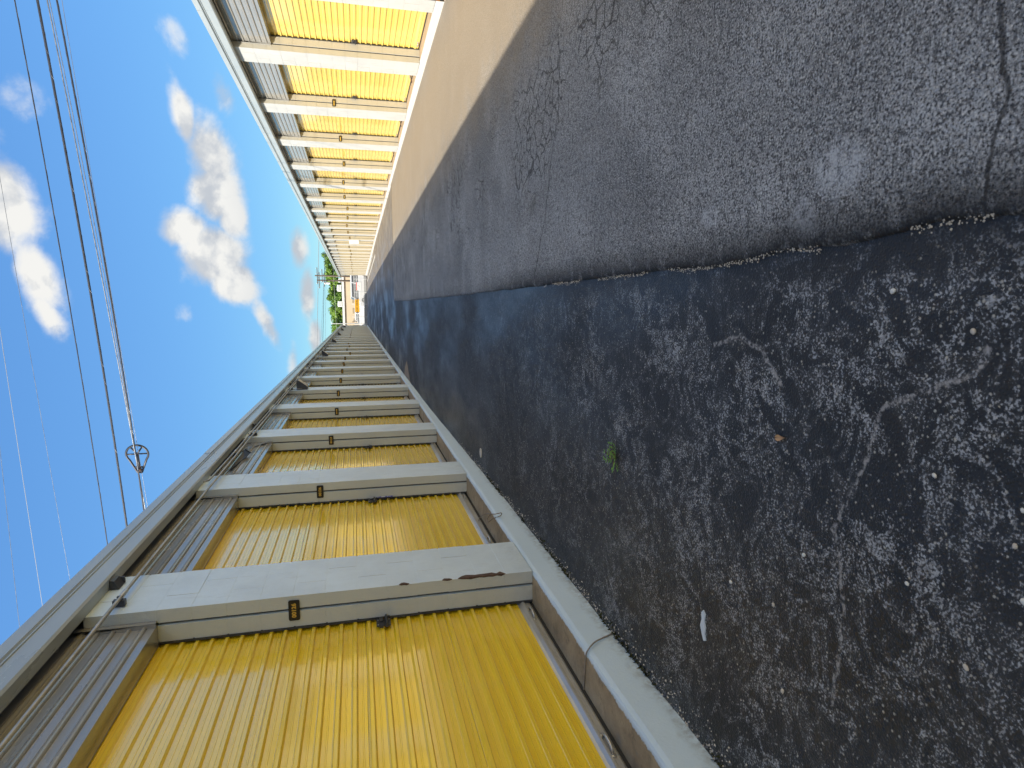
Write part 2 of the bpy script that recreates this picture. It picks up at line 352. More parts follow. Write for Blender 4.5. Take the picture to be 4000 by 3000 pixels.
def asphalt(left):
    def f(t, b, g):
        p = g.outputs['Position']; x, y, z = t.sep(p)
        p2 = t.comb(x, y, 0.0)
        line = cracks(t, p2, x, y)
        v1 = t.voro(p2, 118); v2 = t.voro(p2, 52)
        r1 = t.sep(v1['Color'])[0]; r2 = t.sep(v2['Color'])[1]
        rb = t.sep(v1['Color'])[2]
        big = t.noise(p2, .55, 5, .6); mid = t.noise(p2, 2.6, 6, .62, .4)
        ridge = t.m('SUBTRACT', 1.0, t.m('MULTIPLY', t.m('ABSOLUTE', t.m('SUBTRACT', t.noise(t.vadd(p2, (5, 2, 0)), 4.2, 5, .6, .5), .5)), 9.0), clamp=True)
        stone = t.mapr(v1['Distance'], .62, .30)
        if left:
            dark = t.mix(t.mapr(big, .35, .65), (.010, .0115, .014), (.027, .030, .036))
            wet = t.mapr(t.noise(t.vmul(p2, (1, .35, 1)), .8, 4, .55), .42, .62)
            # bare, worn aggregate in patches and along veins
            near = t.mapr(y, 8, 1.6)
            gr = t.noise(p2, 128, 4, .62); g2 = t.noise(t.vadd(p2, (3, 8, 0)), 30, 5, .65)
            pat = t.mapr(mid, .40, .66)
            vein = t.m('SUBTRACT', 1.0, t.m('MULTIPLY', t.m('ABSOLUTE', t.m('SUBTRACT', t.noise(t.vadd(p2, (5, 2, 0)), 5.5, 7, .66, 1.0), .5)), 10.0), clamp=True)
            fld = t.m('ADD', t.m('MULTIPLY', vein, t.m('ADD', .01, t.m('MULTIPLY', near, .15))), t.m('MULTIPLY', pat, .12))
            fld = t.m('ADD', fld, t.m('MULTIPLY', t.m('SUBTRACT', g2, .5), .40))
            sm = t.mapr(t.m('SUBTRACT', t.m('ADD', gr, fld), .695), 0, .08)
            loose = t.m('MULTIPLY', t.mapr(r1, .035, .02), stone)
            pale = t.mix(rb, (.22, .225, .23), (.54, .55, .56))
            c = t.mix(t.m('MULTIPLY', sm, .88), dark, pale)
            c = t.mix(t.m('MULTIPLY', loose, .8), c, (.50, .47, .40))
            c = t.mix(t.m('MULTIPLY', t.mapr(t.m('ADD', t.m('MULTIPLY', vein, .5), g2), 62e-2, 1.05), .13), c, (.20, .195, .185))
            # lichen-filled pale cracks
            pc = line([(-.44, 1.471), (-.553, 1.527), (-.672, 1.578), (-.733, 1.547), (-.90, 1.508), (-1.2, 1.53)], .010, .06)
            pc = t.m('MAXIMUM', pc, line([(-.10, 1.15), (-.145, 1.18), (-.199, 1.266), (-.259, 1.39), (-.296, 1.438), (-.44, 1.471)], .012, .09))
            pc = t.m('MAXIMUM', pc, line([(-.14, 2.28), (-.106, 2.11), (-.138, 1.978), (-.26, 1.86)], .013, .05))
            pc = t.m('MULTIPLY', pc, t.mapr(t.noise(p2, 48, 4, .7), .44, .56))
            c = t.mix(t.m('MULTIPLY', pc, .8), c, (.36, .345, .33))
            dk = line([(.15, 4.32), (-.36, 4.276), (-1.01, 4.266), (-1.35, 4.45), (-1.8, 4.5)], .012, .07)
            dk = t.m('MAXIMUM', dk, line([(.05, 2.30), (-.139, 2.287), (-.225, 2.314), (-.3, 2.4)], .006, .05))
            dk = t.m('MAXIMUM', dk, line([(.3, 13.0), (-1.8, 13.1)], .012, .12))
            dk = t.m('MAXIMUM', dk, line([(.3, 30.0), (-1.8, 30.3)], .02, .12))
            # dark run-off band at the foot of the plinth
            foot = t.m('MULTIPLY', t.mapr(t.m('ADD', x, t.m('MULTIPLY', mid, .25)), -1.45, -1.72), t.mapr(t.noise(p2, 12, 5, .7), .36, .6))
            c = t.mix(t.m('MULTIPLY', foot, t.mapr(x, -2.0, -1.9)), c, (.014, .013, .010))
            c = t.mix(t.m('MULTIPLY', t.mapr(x, .3, 1.6), t.mapr(y, 19, 23)), c, t.mix(t.mapr(mid, .35, .65), (.14, .122, .10), (.24, .205, .16)))
            rough = t.m('SUBTRACT', .70, t.m('MULTIPLY', wet, .34))
        else:
            dark = t.mix(t.mapr(big, .35, .65), (.275, .28, .28), (.40, .40, .39))
            streak = t.mapr(t.noise(t.vmul(p2, (1, .12, 1)), 2.0, 6, .65), .35, .7)
            dark = t.mix(t.m('MULTIPLY', streak, .5), dark, (.155, .15, .143))
            gr = t.noise(p2, 120, 4, .66); gl = t.noise(t.vadd(p2, (4, 1, 0)), 34, 5, .68)
            stain = t.mapr(t.noise(t.vmul(p2, (1, .45, 1)), .75, 7, .66, .3), .42, .62)
            dark = t.mix(t.m('MULTIPLY', stain, .7), dark, (.12, .122, .125))
            dark = t.mix(t.m('MULTIPLY', t.mapr(t.noise(t.vadd(p2, (1, 5, 0)), 1.6, 5, .6), .5, .66), .5), dark, (.50, .50, .49))
            c = t.mix(t.mapr(gr, .50, .40), dark, (.022, .022, .026))
            c = t.mix(t.mapr(gl, .50, .38, 0, .85), c, (.055, .055, .058))
            c = t.mix(t.mapr(gr, .55, .66, 0, .9), c, (.66, .65, .63))
            c = t.mix(t.mapr(gl, .56, .70, 0, .6), c, (.50, .49, .47))
            c = t.mix(t.m('MULTIPLY', t.mapr(t.m('ADD', x, t.m('MULTIPLY', mid, .8)), 2.1, 2.9), .8), c, (.29, .23, .155))  # warm tan where the sun falls, sunlight put into the asphalt colour
            blot = t.m('MULTIPLY', t.m('MAXIMUM', line([(.40, 1.60), (.42, 1.67)], .09, .10), line([(.27, 1.76), (.30, 1.80)], .06, .08)), .65)
            blot = t.m('MAXIMUM', blot, t.m('MULTIPLY', line([(.36, 2.3), (.37, 2.36)], .05, .08), .5))
            blot = t.m('MULTIPLY', blot, t.mapr(t.m('ADD', gl, t.m('MULTIPLY', gr, .6)), .62, .84))
            c = t.mix(blot, c, (.50, .51, .52))
            pt = t.m('MULTIPLY', t.mapr(t.noise(p2, 3.4, 5, .55), .64, .72), t.mapr(y, 5.0, 2.0))
            c = t.mix(t.m('MULTIPLY', pt, .55), c, (.42, .43, .44))
            c = t.mix(t.m('MULTIPLY', t.mapr(x, 3.5, 4.1), .35), c, (.20, .185, .165))
            dk = line([(.70, 1.18), (.567, 1.165), (.448, 1.144), (.309, 1.167), (.19, 1.163)], .009, .05)
            dk = t.m('MAXIMUM', dk, line([(.17, 4.895), (.678, 4.557), (1.111, 4.409), (1.373, 4.271), (1.9, 4.3)], .010, .10))
            ve = t.voro(t.vadd(p2, t.vmul(t.comb(t.noise(p2, 5, 3, .6), t.noise(t.vadd(p2, (9, 9, 0)), 5, 3, .6), 0.0), (.18, .18, 0))), 7.0, 'DISTANCE_TO_EDGE')['Distance']
            gator = t.m('MULTIPLY', t.mapr(ve, .05, .02), t.mapr(t.noise(t.vadd(p2, (2.3, 0, 0)), .9, 2, .5), .50, .58))
            gator = t.m('MULTIPLY', gator, t.mapr(t.m('ABSOLUTE', t.m('SUBTRACT', x, 1.35)), .7, .35))
            dk = t.m('MAXIMUM', dk, t.m('MULTIPLY', gator, t.mapr(y, 2.0, 2.8)))
            rough = t.mapr(big, .3, .7, .75, .88)
        c = t.mix(t.m('MULTIPLY', dk, .75), c, (.012, .012, .013))
        at = t.new('ShaderNodeAttribute'); at.attribute_name = 'grime'
        gm = t.m('MULTIPLY', at.outputs['Fac'], t.mapr(t.noise(p2, 9, 6, .7), .28, .48))
        c = t.mix(gm, c, (.016, .016, .017))
        t.put(b.inputs['Base Color'], c); t.put(b.inputs['Roughness'], rough)
        h = t.m('ADD', t.m('MULTIPLY', t.mapr(v1['Distance'], .0, .6, 1, 0), .7), t.m('MULTIPLY', mid, 2.0))
        bump(t, b, h, .55, .006)
    return f
mat('asphalt_old', rough=.7, spec=.45, fn=asphalt(True))
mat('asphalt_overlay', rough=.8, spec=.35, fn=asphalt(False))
mat('moss', rough=.95, fn=basic((.040, .042, .012), .6, 25, 120, .6, .01))

# ------------------------------------------------------------------ the setting: ground
def build_ground():
    xs = [-500, -120, -30, -6, -1.9, -1.5, -1.1, -.7, -.4, -.2, -.05] + [.05 + .03 * i for i in range(14)] + [.55, .8, 1.2, 2, 3, 3.6, 4.2, 8, 30, 120, 500]
    ys = [-300, -60, -10, -3, 0, .6] + [.9 + .1 * i for i in range(22)] + [3.2 + .3 * i for i in range(20)] + [10 + i for i in range(13)] + [24 + 4 * i for i in range(15)] + [90, 130, 300, 900]
    me = bpy.data.meshes.new('ground')
    v = [(x, y, gz(x, y)) for y in ys for x in xs]; n = len(xs)
    f = [(j * n + i, j * n + i + 1, (j + 1) * n + i + 1, (j + 1) * n + i) for j in range(len(ys) - 1) for i in range(n - 1)]
    me.from_pydata(v, [], f); me.materials.append(MAT['asphalt_old'])
    at = me.attributes.new('grime', 'FLOAT', 'POINT')
    for k, (x, y, z) in enumerate(v):
        d = seam(y) - x
        at.data[k].value = (max(0, 1 - d / .16) if d > 0 else 1) * 1.0 * max(0, min(1, (8 - y) / 3)) if -3 < y < 22 else 0
    return struct(place(me, 'ground'))
ground = build_ground()
def build_overlay():
    """the thicker, newer coat on the sunny half, with a broken edge along the seam"""
    ys = [-3, -1, 0, .5] + [.8 + .05 * i for i in range(60)] + [3.85 + .15 * i for i in range(60)] + [13 + .5 * i for i in range(19)]
    cols = [0, .012, .03, .06, .10, .16, .25, .4, .6, .9, 1.3, 2.0, 3.0, 3.98]
    v = []; f = []; gr = []
    for y in ys:
        s = seam(y)
        v.append((s - .004, y, gz(s, y) - .002)); gr.append(1.0)
        for c in cols:
            x = min(4.16, s + c)
            v.append((x, y, gz(x, y) + .016 * (.45 if c == 0 else .85 if c < .02 else 1))); gr.append(max(0, 1 - c / .15) * max(.3, min(1, (8 - y) / 3)))
    n = len(cols) + 1
    for j in range(len(ys) - 1):
        for i in range(n - 1): f.append((j * n + i, j * n + i + 1, (j + 1) * n + i + 1, (j + 1) * n + i))
    k = len(v); yl = ys[-1]                                          # end step
    for i in range(n): x, _, _ = v[(len(ys) - 1) * n + i]; v.append((x, yl + .004, gz(x, yl) - .004)); gr.append(.7)
    for i in range(n - 1): f.append(((len(ys) - 1) * n + i, (len(ys) - 1) * n + i + 1, k + i + 1, k + i))
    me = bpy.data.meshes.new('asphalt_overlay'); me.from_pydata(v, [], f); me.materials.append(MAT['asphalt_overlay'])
    at = me.attributes.new('grime', 'FLOAT', 'POINT')
    for i, q in enumerate(gr): at.data[i].value = q
    me.polygons.foreach_set('use_smooth', [True] * len(me.polygons))
    return struct(place(me, 'asphalt_overlay'))
build_overlay()
mat('worn_white', rough=.7, fn=basic((.55, .54, .50), .2, 6, 60, .3, .004, dirt=(.6, (.2, .19, .17))))
mat('tan_ground', rough=.8, fn=basic((.26, .21, .16), .25, 4, 60, .4, .005))
def flat_patch(name, poly, m, dz=.005):
    b = MB(); n = len(poly)
    b.add([(x, y, gz(x, y) + dz) for x, y in poly], [tuple(range(n))]); return struct(b.obj(name, m))
def strip(name, x0, x1, y0, y1, m, dz=.005):
    b = MB(); k = 12; v = []
    for i in range(k + 1):
        y = lerp(y0, y1, i / k); w = .01 * mnoise.noise((y * 2, x0, 0))
        v += [(x0 + w, y, gz(x0, y) + dz), (x1 + w, y, gz(x1, y) + dz)]
    b.add(v, [(2 * i, 2 * i + 1, 2 * i + 3, 2 * i + 2) for i in range(k)]); return struct(b.obj(name, m))
strip('painted_line', 3.30, 3.48, 41, 78, 'worn_white', .012)
strip('painted_line', 3.86, 3.98, 47, 78, 'worn_white', .012)
flat_patch('tan_patch', [(-1.84, 16.2), (-1.35, 17.2), (-1.62, 18.0), (-1.84, 18.3)], 'tan_ground', .006)  # flat tan patch on the asphalt beside the kerb
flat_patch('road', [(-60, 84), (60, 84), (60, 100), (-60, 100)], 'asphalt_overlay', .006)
flat_patch('parking_lot', [(-60, 100.2), (60, 100.2), (60, 111), (-60, 111)], 'tan_ground', .006)

# ------------------------------------------------------------------ the two storage buildings
PITCH = 2.807; PW = .60; CH = .2035; SILL = .20
def storage(side):
    left = side < 0
    FX = -1.86 if left else 4.154                                  # front plane of the pillars
    s = -1 if left else 1                                          # direction into the building
    Y0 = 4.18 if left else 11.313
    idx = range(-5, 28) if left else range(-7, 25)
    ns = 2.642 if left else 2.642 - .07                            # underside of the header
    top = 3.03 if left else 3.13                                   # underside of the gutter
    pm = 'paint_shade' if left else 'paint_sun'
    lab = ('long shaded block of storage units with yellow doors and conduits under its eave' if left else
           'long sunlit block of storage units with yellow doors and pale pillars')
    B = thing('storage_building', lab, 'storage building')
    X = lambda d: FX + s * d
    def mbx(mb, d0, d1, *a, **k):
        a0, a1 = X(d0), X(d1); return mb.box(min(a0, a1), max(a0, a1), *a, **k)
    yA = Y0 + PITCH * (idx[0]) ; yB = Y0 + PITCH * idx[-1] + PW
    # plinth: wavy painted kerb face under raw concrete sills
    mb = MB(); v = []; ny = int((yB - yA) / .12); w = 7
    for i in range(ny + 1):
        y = lerp(yA, yB, i / ny)
        o = .010 * mnoise.noise((y * 1.1, 3 * s, 0)) + .006 * mnoise.noise((y * 5.3, 3 * s, 2)); e = .006 * mnoise.noise((y * 7, 9 * s, 0))
        for d, z in ((o - .012 + .012 * mnoise.noise((y * 2.7, s, 5)), -.25), (o - .010, .06), (o - .004, SILL - .03), (o + .004, SILL - .008 + e), (o + .02, SILL - .002), (.14, SILL), (.60, SILL)):
            v.append((X(d), y, z))
    mb.add(v, [((i * w + k, i * w + k + 1, (i + 1) * w + k + 1, (i + 1) * w + k) if left else (i * w + k, (i + 1) * w + k, (i + 1) * w + k + 1, i * w + k + 1)) for i in range(ny) for k in range(w - 1)])
    mb.obj('plinth', 'plinth', B, smooth=False)
    # back-up wall, roof, gutter and trim in lengths
    mb = MB(); mbx(mb, .62, 8.5, yA - .1, yB, -.2, 3.3); mb.obj('wall', 'paint_shade', B)
    mb = MB(); mbx(mb, .60, .615, yA - .1, yB, 2.5, 3.0); mb.obj('soffit', 'soffit_dark', B)
    mb = MB(); mb.prism([(X(-.075), top + .135), (X(-.075), top + .165), (X(9), top + .42), (X(9), top + .27)], yA - .15, yB + .12, 'y'); mb.obj('roof', 'roof_sheet', B)
    L = 6.1; y = yA - .1; k = 0
    gx0, gx1 = -.094, -.002
    while y < yB + .1:
        y1 = min(y + L - .004, yB + .12)
        q = .004 * (k % 2)
        prof = [(X(gx1), top + .004), (X(gx0 + .012), top - .002), (X(gx0), top + .012), (X(gx0 - .004), top + .115), (X(gx0 - .012), top + .118), (X(gx0 - .012), top + .126), (X(gx1), top + .126)]
        MB().prism(prof, y, y1, 'y').obj('gutter_section', 'trim_metal', B)
        prof = [(X(gx1), top + .140), (X(gx0 + .004 - q), top + .140), (X(gx0 - .010 - q), top + .150), (X(gx0 - .010 - q), top + .222), (X(gx0 + .01), top + .232), (X(gx1), top + .232)]
        MB().prism(prof, y, y1, 'y').obj('trim_section', 'trim_metal', B)
        y += L; k += 1
    MB().box(min(X(gx0 + .016), X(0)), max(X(gx0 + .016), X(0)), yA, yB, top + .124, top + .142).obj('trim_backing', 'soffit_dark', B)
    # concrete block shapes, shared
    D1, D2, DD = .086, .106, .212
    def block(y0, y1, full, near, far):
        b = MB(); h = CH - .004
        dep = DD if full else D1
        P = []
        P += [(0, y0)]
        if near and full: P += [(D1, y0), (D1, y0 + .03), (D2, y0 + .03), (D2, y0)]
        P += [(dep, y0), (dep, y1)]
        if far and full: P += [(D2, y1), (D2, y1 - .03), (D1, y1 - .03), (D1, y1)]
        P += [(0, y1)]
        c = .004                                                     # worn arris
        b.prism([(s * a, q) for a, q in P], c, h - c)
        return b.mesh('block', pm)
    bl = {}
    for full in (True, False):
        bl[(full, 0)] = (block(0, .398, full, True, False), block(.402, PW, full, False, True))
        bl[(full, 1)] = (block(0, .198, full, True, False), block(.202, PW, full, False, True))
    ncourse = 14 if left else 15
    cut = 12
    def core_mesh(solid):
        b = MB(); i = 0.0 if solid else .0025
        P = [(i, i), (D1, i), (D1, .03), (D2, .03), (D2, i), (DD - i, i), (DD - i, PW - i), (D2, PW - i), (D2, PW - .03), (D1, PW - .03), (D1, PW - i), (i, PW - i)]
        b.prism([(s * a, q) for a, q in P], 0, cut * CH)
        b.box(*sorted((s * i, s * (D1 - .001))), i, PW - i, cut * CH, ncourse * CH)
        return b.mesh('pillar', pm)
    core, solid = core_mesh(False), core_mesh(True)
    slotm = MB().box(*sorted((s * (D1 + .001), s * (D2 - .001))), .022, PW - .022, 0, cut * CH - .01).mesh('slot', 'slot_dark')
    detail = range(0, 10) if left else range(-1, 9)
    # door parts, shared by every bay
    dm = .245                                                         # depth of the curtain
    OP0, OP1 = PW - .03, PITCH + .03
    rng = random.Random(3)
    def sheet(seed, h=.532, nr=6):
        b = MB(); pit = h / nr; prof = []
        for r in range(nr):
            z = r * pit
            prof += [(0, z), (0, z + .018), (-.0022, z + .020), (-.0022, z + .026), (0, z + .028), (0, z + pit * .54), (-.0145, z + pit * .54 + .006), (-.0185, z + pit * .54 + .0095), (-.0185, z + pit * .54 + .0265), (-.0145, z + pit * .54 + .030), (0, z + pit - .003)]
        prof += [(0, h - .0012)]
        nY = 9; v = []
        for j in range(nY):
            y = lerp(OP0, OP1, j / (nY - 1))
            for d, z in prof:
                v.append((s * (d + .0016 * mnoise.noise((y * 1.6, z * 4, seed * 7.7))), y, z + .0012 * mnoise.noise((y * 2, z * 3, seed))))
        n = len(prof)
        b.add(v, [((j * n + i, (j + 1) * n + i, (j + 1) * n + i + 1, j * n + i + 1) if not left else (j * n + i, j * n + i + 1, (j + 1) * n + i + 1, (j + 1) * n + i)) for j in range(nY - 1) for i in range(n - 1)])
        return b.mesh('curtain_sheet', 'door_yellow' if left else 'door_sunlit')
    sheets = [sheet(k) for k in range(4)]
    bb = MB()
    bb.prism([(s * -.004, 0), (s * -.012, .012), (s * -.012, .040), (s * -.026, .050), (s * -.026, .062), (s * -.010, .078), (s * -.004, .092), (s * .02, .092), (s * .02, 0)], OP0, OP1, 'y')
    barm = bb.mesh('bottom_bar', 'alu_bar' if left else 'door_sunlit')
    rubm = MB().box(*sorted((s * -.006, s * .02)), OP0, OP1, -.028, 0).mesh('rubber_seal', 'rubber')
    hm = MB(); hp = [(s * -.012, 0, 0), (s * -.035, .012, 0), (s * -.045, .045, 0), (s * -.045, .085, 0), (s * -.035, .118, 0), (s * -.012, .13, 0)]
    hm.tube(hp, [.006, .007, .008, .008, .007, .006], 8)
    for yy in (-.008, .138): hm.tube([(s * -.012, yy, 0), (s * -.017, yy, 0)], .015, 10)
    handm = hm.mesh('lift_handle', 'galv', True)
    lm = MB()
    lm.box(*sorted((s * -.024, s * -.018)), -.005, .085, -.045, .048)
    lm.prism([(s * -.024, -.03), (s * -.05, -.022), (s * -.05, -.012), (s * -.024, -.006)], -.03, .10, 'y')
    lm.box(*sorted((s * -.036, s * -.024)), -.035, .09, .004, .03)
    lm.tube([(s * -.03, .03, .017), (s * -.048, .03, .017)], .014, 8)
    for yy, zz in ((.072, -.036), (.072, .038), (.008, .038)): lm.tube([(s * -.024, yy, zz), (s * -.028, yy, zz)], .005, 6, mi=1)
    latm = lm.mesh('latch', ['dark_metal', 'galv'])
    gz1 = ns - SILL + .15
    guidem = [MB().box(*sorted((s * -.030, s * -.018)), PW - .03, PW + .006, 0, gz1).box(*sorted((s * -.031, s * -.027)), PW + .003, PW + .008, 0, gz1).mesh('guide_rail', 'dark_metal'),
              MB().box(*sorted((s * -.030, s * -.018)), PITCH - .006, PITCH + .03, 0, gz1).box(*sorted((s * -.031, s * -.027)), PITCH - .008, PITCH - .003, 0, gz1).mesh('guide_rail', 'dark_metal')]
    # header panel: rounded ribs, folded lip
    hb = MB(); prof = []
    z = 0.0
    prof += [(.135, -.002), (.135, 0.0), (.0, 0.0), (0, .018)]
    z = .018
    while z < .60:
        for a in range(0, 7):
            th = math.pi * a / 6; prof.append((-.016 * math.sin(th), z + .028 + .016 * (1 - math.cos(th))))
        prof += [(0, z + .064), (-.002, z + .066), (-.002, z + .070), (0, z + .072)]
        z += .086
    yj = [0.035, .7, 1.4, 2.1, PITCH + PW - .035]
    v = [(s * (d + (.0012 * mnoise.noise((y * 2, z * 5, 3)) if j not in (0, 4) else 0)), y, z) for j, y in enumerate(yj) for d, z in prof]; n = len(prof)
    hb.add(v, [((j * n + i, (j + 1) * n + i, (j + 1) * n + i + 1, j * n + i + 1) if not left else (j * n + i, j * n + i + 1, (j + 1) * n + i + 1, (j + 1) * n + i)) for j in range(4) for i in range(n - 1)])
    headm = hb.mesh('header_panel', 'header_metal', False)
    fl = MB(); fl.prism([(s * -.028, -.004), (s * -.030, .0), (s * .0, .48), (s * .004, .48), (s * .004, -.004)], PITCH - .045, PITCH - .041, 'y')
    fl.box(*sorted((s * -.030, s * -.026)), PITCH - .045, PITCH - .003, 0, .5)
    flm = fl.mesh('flashing', 'header_metal')
    last = idx[-1]
    for i in idx:
        y = Y0 + PITCH * i + (.33 if (not left and i == -1) else 0)
        det = i in detail
        P = place(core if det else solid, 'pillar', B, (FX, y, SILL))
        place(slotm, 'slot', P)
        if det:
            for k in range(ncourse):
                a, b2 = bl[(k < cut, (k + i) % 2)]
                for me in (a, b2):
                    place(me, 'block', P, (s * rng.uniform(-.0012, .0012), 0, k * CH + .002))
        if i == last: break
        D = part('roll_up_door', B, (X(dm), Y0 + PITCH * i, SILL + .02 + rng.uniform(-.004, .006)))
        for k in range(5):
            place(rng.choice(sheets), 'curtain_sheet', D, (0, 0, .092 + k * .532))
        place(barm, 'bottom_bar', D); place(rubm, 'rubber_seal', D); [place(gm_, 'guide_rail', D, (0, 0, -.02)) for gm_ in guidem]
        if -2 < i < 14:
            place(handm, 'lift_handle', D, (0, PITCH - .24, .035)); place(handm, 'lift_handle', D, (0, 1.20, .035))
            place(latm, 'latch', D, (0, PITCH - .105, 1.035 + (.0 if left else .02)))
        Hd = place(headm, 'header_panel', B, (X(D1 + .012), Y0 + PITCH * i, ns))
        place(flm, 'flashing', Hd)
    return B, X, Y0
LB, LX, LY0 = storage(-1)
RB, RX, RY0 = storage(1)
LP = lambda i: LY0 + PITCH * i
RP = lambda i: RY0 + PITCH * i

# paint broken away from the corner of the nearest shaded pillar
def chips(z0, z1, w, seed):
    ch = MB(); rn = random.Random(seed); k = max(4, int((z1 - z0) / .03)); v = []
    for i in range(k + 1):
        z = lerp(z0, z1, i / k); e = (0 if i in (0, k) else rn.uniform(.4, 1) * w); g2 = (0 if i in (0, k) else rn.uniform(.2, .7) * w * .4)
        v += [(-1.8565, LP(0) + e, z), (-1.8570, LP(0) - .0022, z), (-1.86 - g2, LP(0) - .0022, z)]
    ch.add(v, [(3 * i + a, 3 * i + 3 + a, 3 * i + 4 + a, 3 * i + 1 + a) for i in range(k) for a in (0, 1)])
    ch.obj('paint_chip', 'chip_brown', LB)
chips(1.075, 1.145, .03, 1); chips(.40, .74, .045, 2); chips(.78, .85, .03, 3)

# sagging sheet metal in the dark gap over the third bay
b = MB()
b.add([(-1.94, 8.15, 2.93), (-1.93, 8.75, 2.86), (-1.90, 8.92, 2.80), (-1.88, 9.10, 2.90), (-1.95, 9.25, 2.98), (-1.98, 8.6, 3.02)], [(0, 1, 2, 5), (2, 3, 4, 5)])
b.add([(-1.95, 8.15, 2.945), (-1.94, 8.75, 2.875), (-1.91, 8.92, 2.815), (-1.89, 9.10, 2.915)], [(0, 1, 2, 3)])
b.obj('sagging_flashing', 'dark_metal', LB)
b = MB(); b.add([(-1.935, LP(2) - .02, 3.02), (-1.925, LP(2) - .03, 2.66), (-1.965, LP(2) - .33, 2.98), (-1.95, LP(2) - .02, 2.98)], [(0, 1, 2), (0, 2, 3)]); b.obj('loose_flashing', 'header_metal', LB)
# dark clips under the gutter
for y in (4.56, 10.6, 16.4, 22.4):
    c = MB(); c.prism([(-1.79, 3.03), (-1.80, 3.00), (-1.852, 2.972), (-1.856, 2.972), (-1.856, 3.03)], y, y + .10, 'y')
    c.box(-1.855, -1.81, y + .10, y + .112, 2.968, 3.03); c.obj('gutter_clip', 'dark_metal', LB)

# ------------------------------------------------------------------ unit number plates
def text_mesh(name, s, size, m, bold=.012, sx=1.0):
    cu = bpy.data.curves.new('t', 'FONT'); cu.body = s; cu.size = size; cu.align_x = 'CENTER'; cu.align_y = 'CENTER'
    cu.offset = bold * size; cu.extrude = .0012; cu.resolution_u = 4; cu.space_character = 1.08
    o = bpy.data.objects.new('t', cu); COL.objects.link(o)
    bpy.context.view_layer.update()
    me = bpy.data.meshes.new_from_object(o.evaluated_get(bpy.context.evaluated_depsgraph_get()))
    bpy.data.objects.remove(o); bpy.data.curves.remove(cu)
    me.name = name; me.materials.clear(); me.materials.append(MAT[m])
    for q in me.vertices: q.co.x *= sx
    return me
def rounded(w, h, r, n=4):
    P = []
    for cx, cy, a0 in ((w / 2 - r, h / 2 - r, 0), (-w / 2 + r, h / 2 - r, 90), (-w / 2 + r, -h / 2 + r, 180), (w / 2 - r, -h / 2 + r, 270)):
        for k in range(n + 1): a = R(a0 + 90 * k / n); P.append((cx + r * math.cos(a), cy + r * math.sin(a)))
    return P
pb = MB(); pb.prism(rounded(.138, .070, .011), -.003, .003); platem = pb.mesh('plate', 'sign_black')
goldbar = MB()
for k in range(5): goldbar.prism([(-.044 + k * .0195 + a, q) for a, q in rounded(.016, .026, .007, 3)], .003, .0042)
goldm = goldbar.mesh('numerals', 'digit_gold')
nums = {0: '00126', 1: '00136', 2: '00124', 3: '00138'}
ordn = ['first', 'second', 'third', 'fourth', 'fifth', 'sixth', 'seventh', 'eighth', 'ninth', 'tenth', 'eleventh', 'twelfth', 'thirteenth', 'fourteenth', 'fifteenth', 'sixteenth', 'seventeenth', 'eighteenth', 'nineteenth', 'twentieth', 'twenty-first', 'twenty-second', 'twenty-third', 'twenty-fourth', 'twenty-fifth', 'twenty-sixth', 'twenty-seventh']
def plate(x, y, z, label, num=None, tilt=0, group=None):
    o = tag(place(platem, 'number_plate', None, (x, y, z), (R(90), R(tilt), 0)), label, 'sign', group)
    # plate lies in x-z, facing down the alley (-y)
    place(text_mesh('numerals', num, .036, 'digit_gold', .05) if num else goldm, 'numerals', o, (0, 0, .003 if num else 0))
zs = [1.826, 1.812, 1.80, 1.80, 1.845, 1.855, 1.874, 1.873, 1.874, 1.70, 1.88, 1.79]
cnt = 0
for i in range(0, 24):
    z = zs[i] if i < 12 else 1.86 + .02 * math.sin(i * 2.3)
    if i in (13, 14): continue
    lb = {0: 'black plate lettered 00126 in gold on the first shaded pillar', 1: 'black plate lettered 00136 beside the door with the blue tag', 2: 'black plate lettered 00124 on the third shaded pillar',
          3: 'black plate with gold numerals 00138 on the fourth shaded pillar'}.get(i)
    cnt += 1
    if not lb: lb = (f"black and gold number plate on the shaded row, {ordn[cnt - 1]} plate from the camera" if i != 7 else 'black and gold number plate hanging crooked on a shaded pillar')
    plate(-1.957, LP(i) - .0055, z, lb, nums.get(i), -14 if i == 7 else 0, 'number plates on the shaded pillars')
cnt = 0
for i in range(1, 24):
    if i == 11: continue
    cnt += 1
    plate(4.252, RP(i) - .0055, 1.64 + .05 * math.sin(i * 1.7) + (.03 if i > 6 else 0), f"black and gold number plate on the sunlit row, {ordn[cnt - 1]} plate from the camera", None, 0, 'number plates on the sunlit pillars')

# white sticker on the bar, blue tag on the second door's latch
o = MB().prism([(-2.121, .226), (-2.1178, .226), (-2.1178, .258), (-2.121, .258)], 3.73, 3.94, 'y').obj('paper_sticker', 'label_white')
tag(o, 'white paper sticker on the bottom bar of the nearest yellow door', 'sticker')
for k in range(4): MB().box(-2.1177, -2.1172, 3.75, 3.75 + .05 + .03 * (k % 3), .230 + k * .007, .2325 + k * .007).obj('printed_line', 'print_grey', o)
tz, ty = 1.17, LP(1) - .06
bt = MB().prism([(ty - .018, tz), (ty - .002, tz + .05), (ty + .014, tz), (ty + .014, tz - .13), (ty - .018, tz - .13)], -2.0485, -2.046, 'x').obj('blue_tag', 'tag_blue')
tag(bt, 'small blue tag with white print hanging from a door latch', 'tag')
MB().box(-2.0458, -2.0452, ty - .015, ty + .011, tz - .045, tz - .005).obj('white_panel', 'label_white', bt)
for k, (w, zz) in enumerate(((.022, tz - .075), (.020, tz - .10))):
    place(text_mesh('print', 'C0' if k == 0 else 'N', .018, 'label_white', .01), 'print', bt, (-2.0452, ty - .002, zz), (R(90), 0, R(90)))

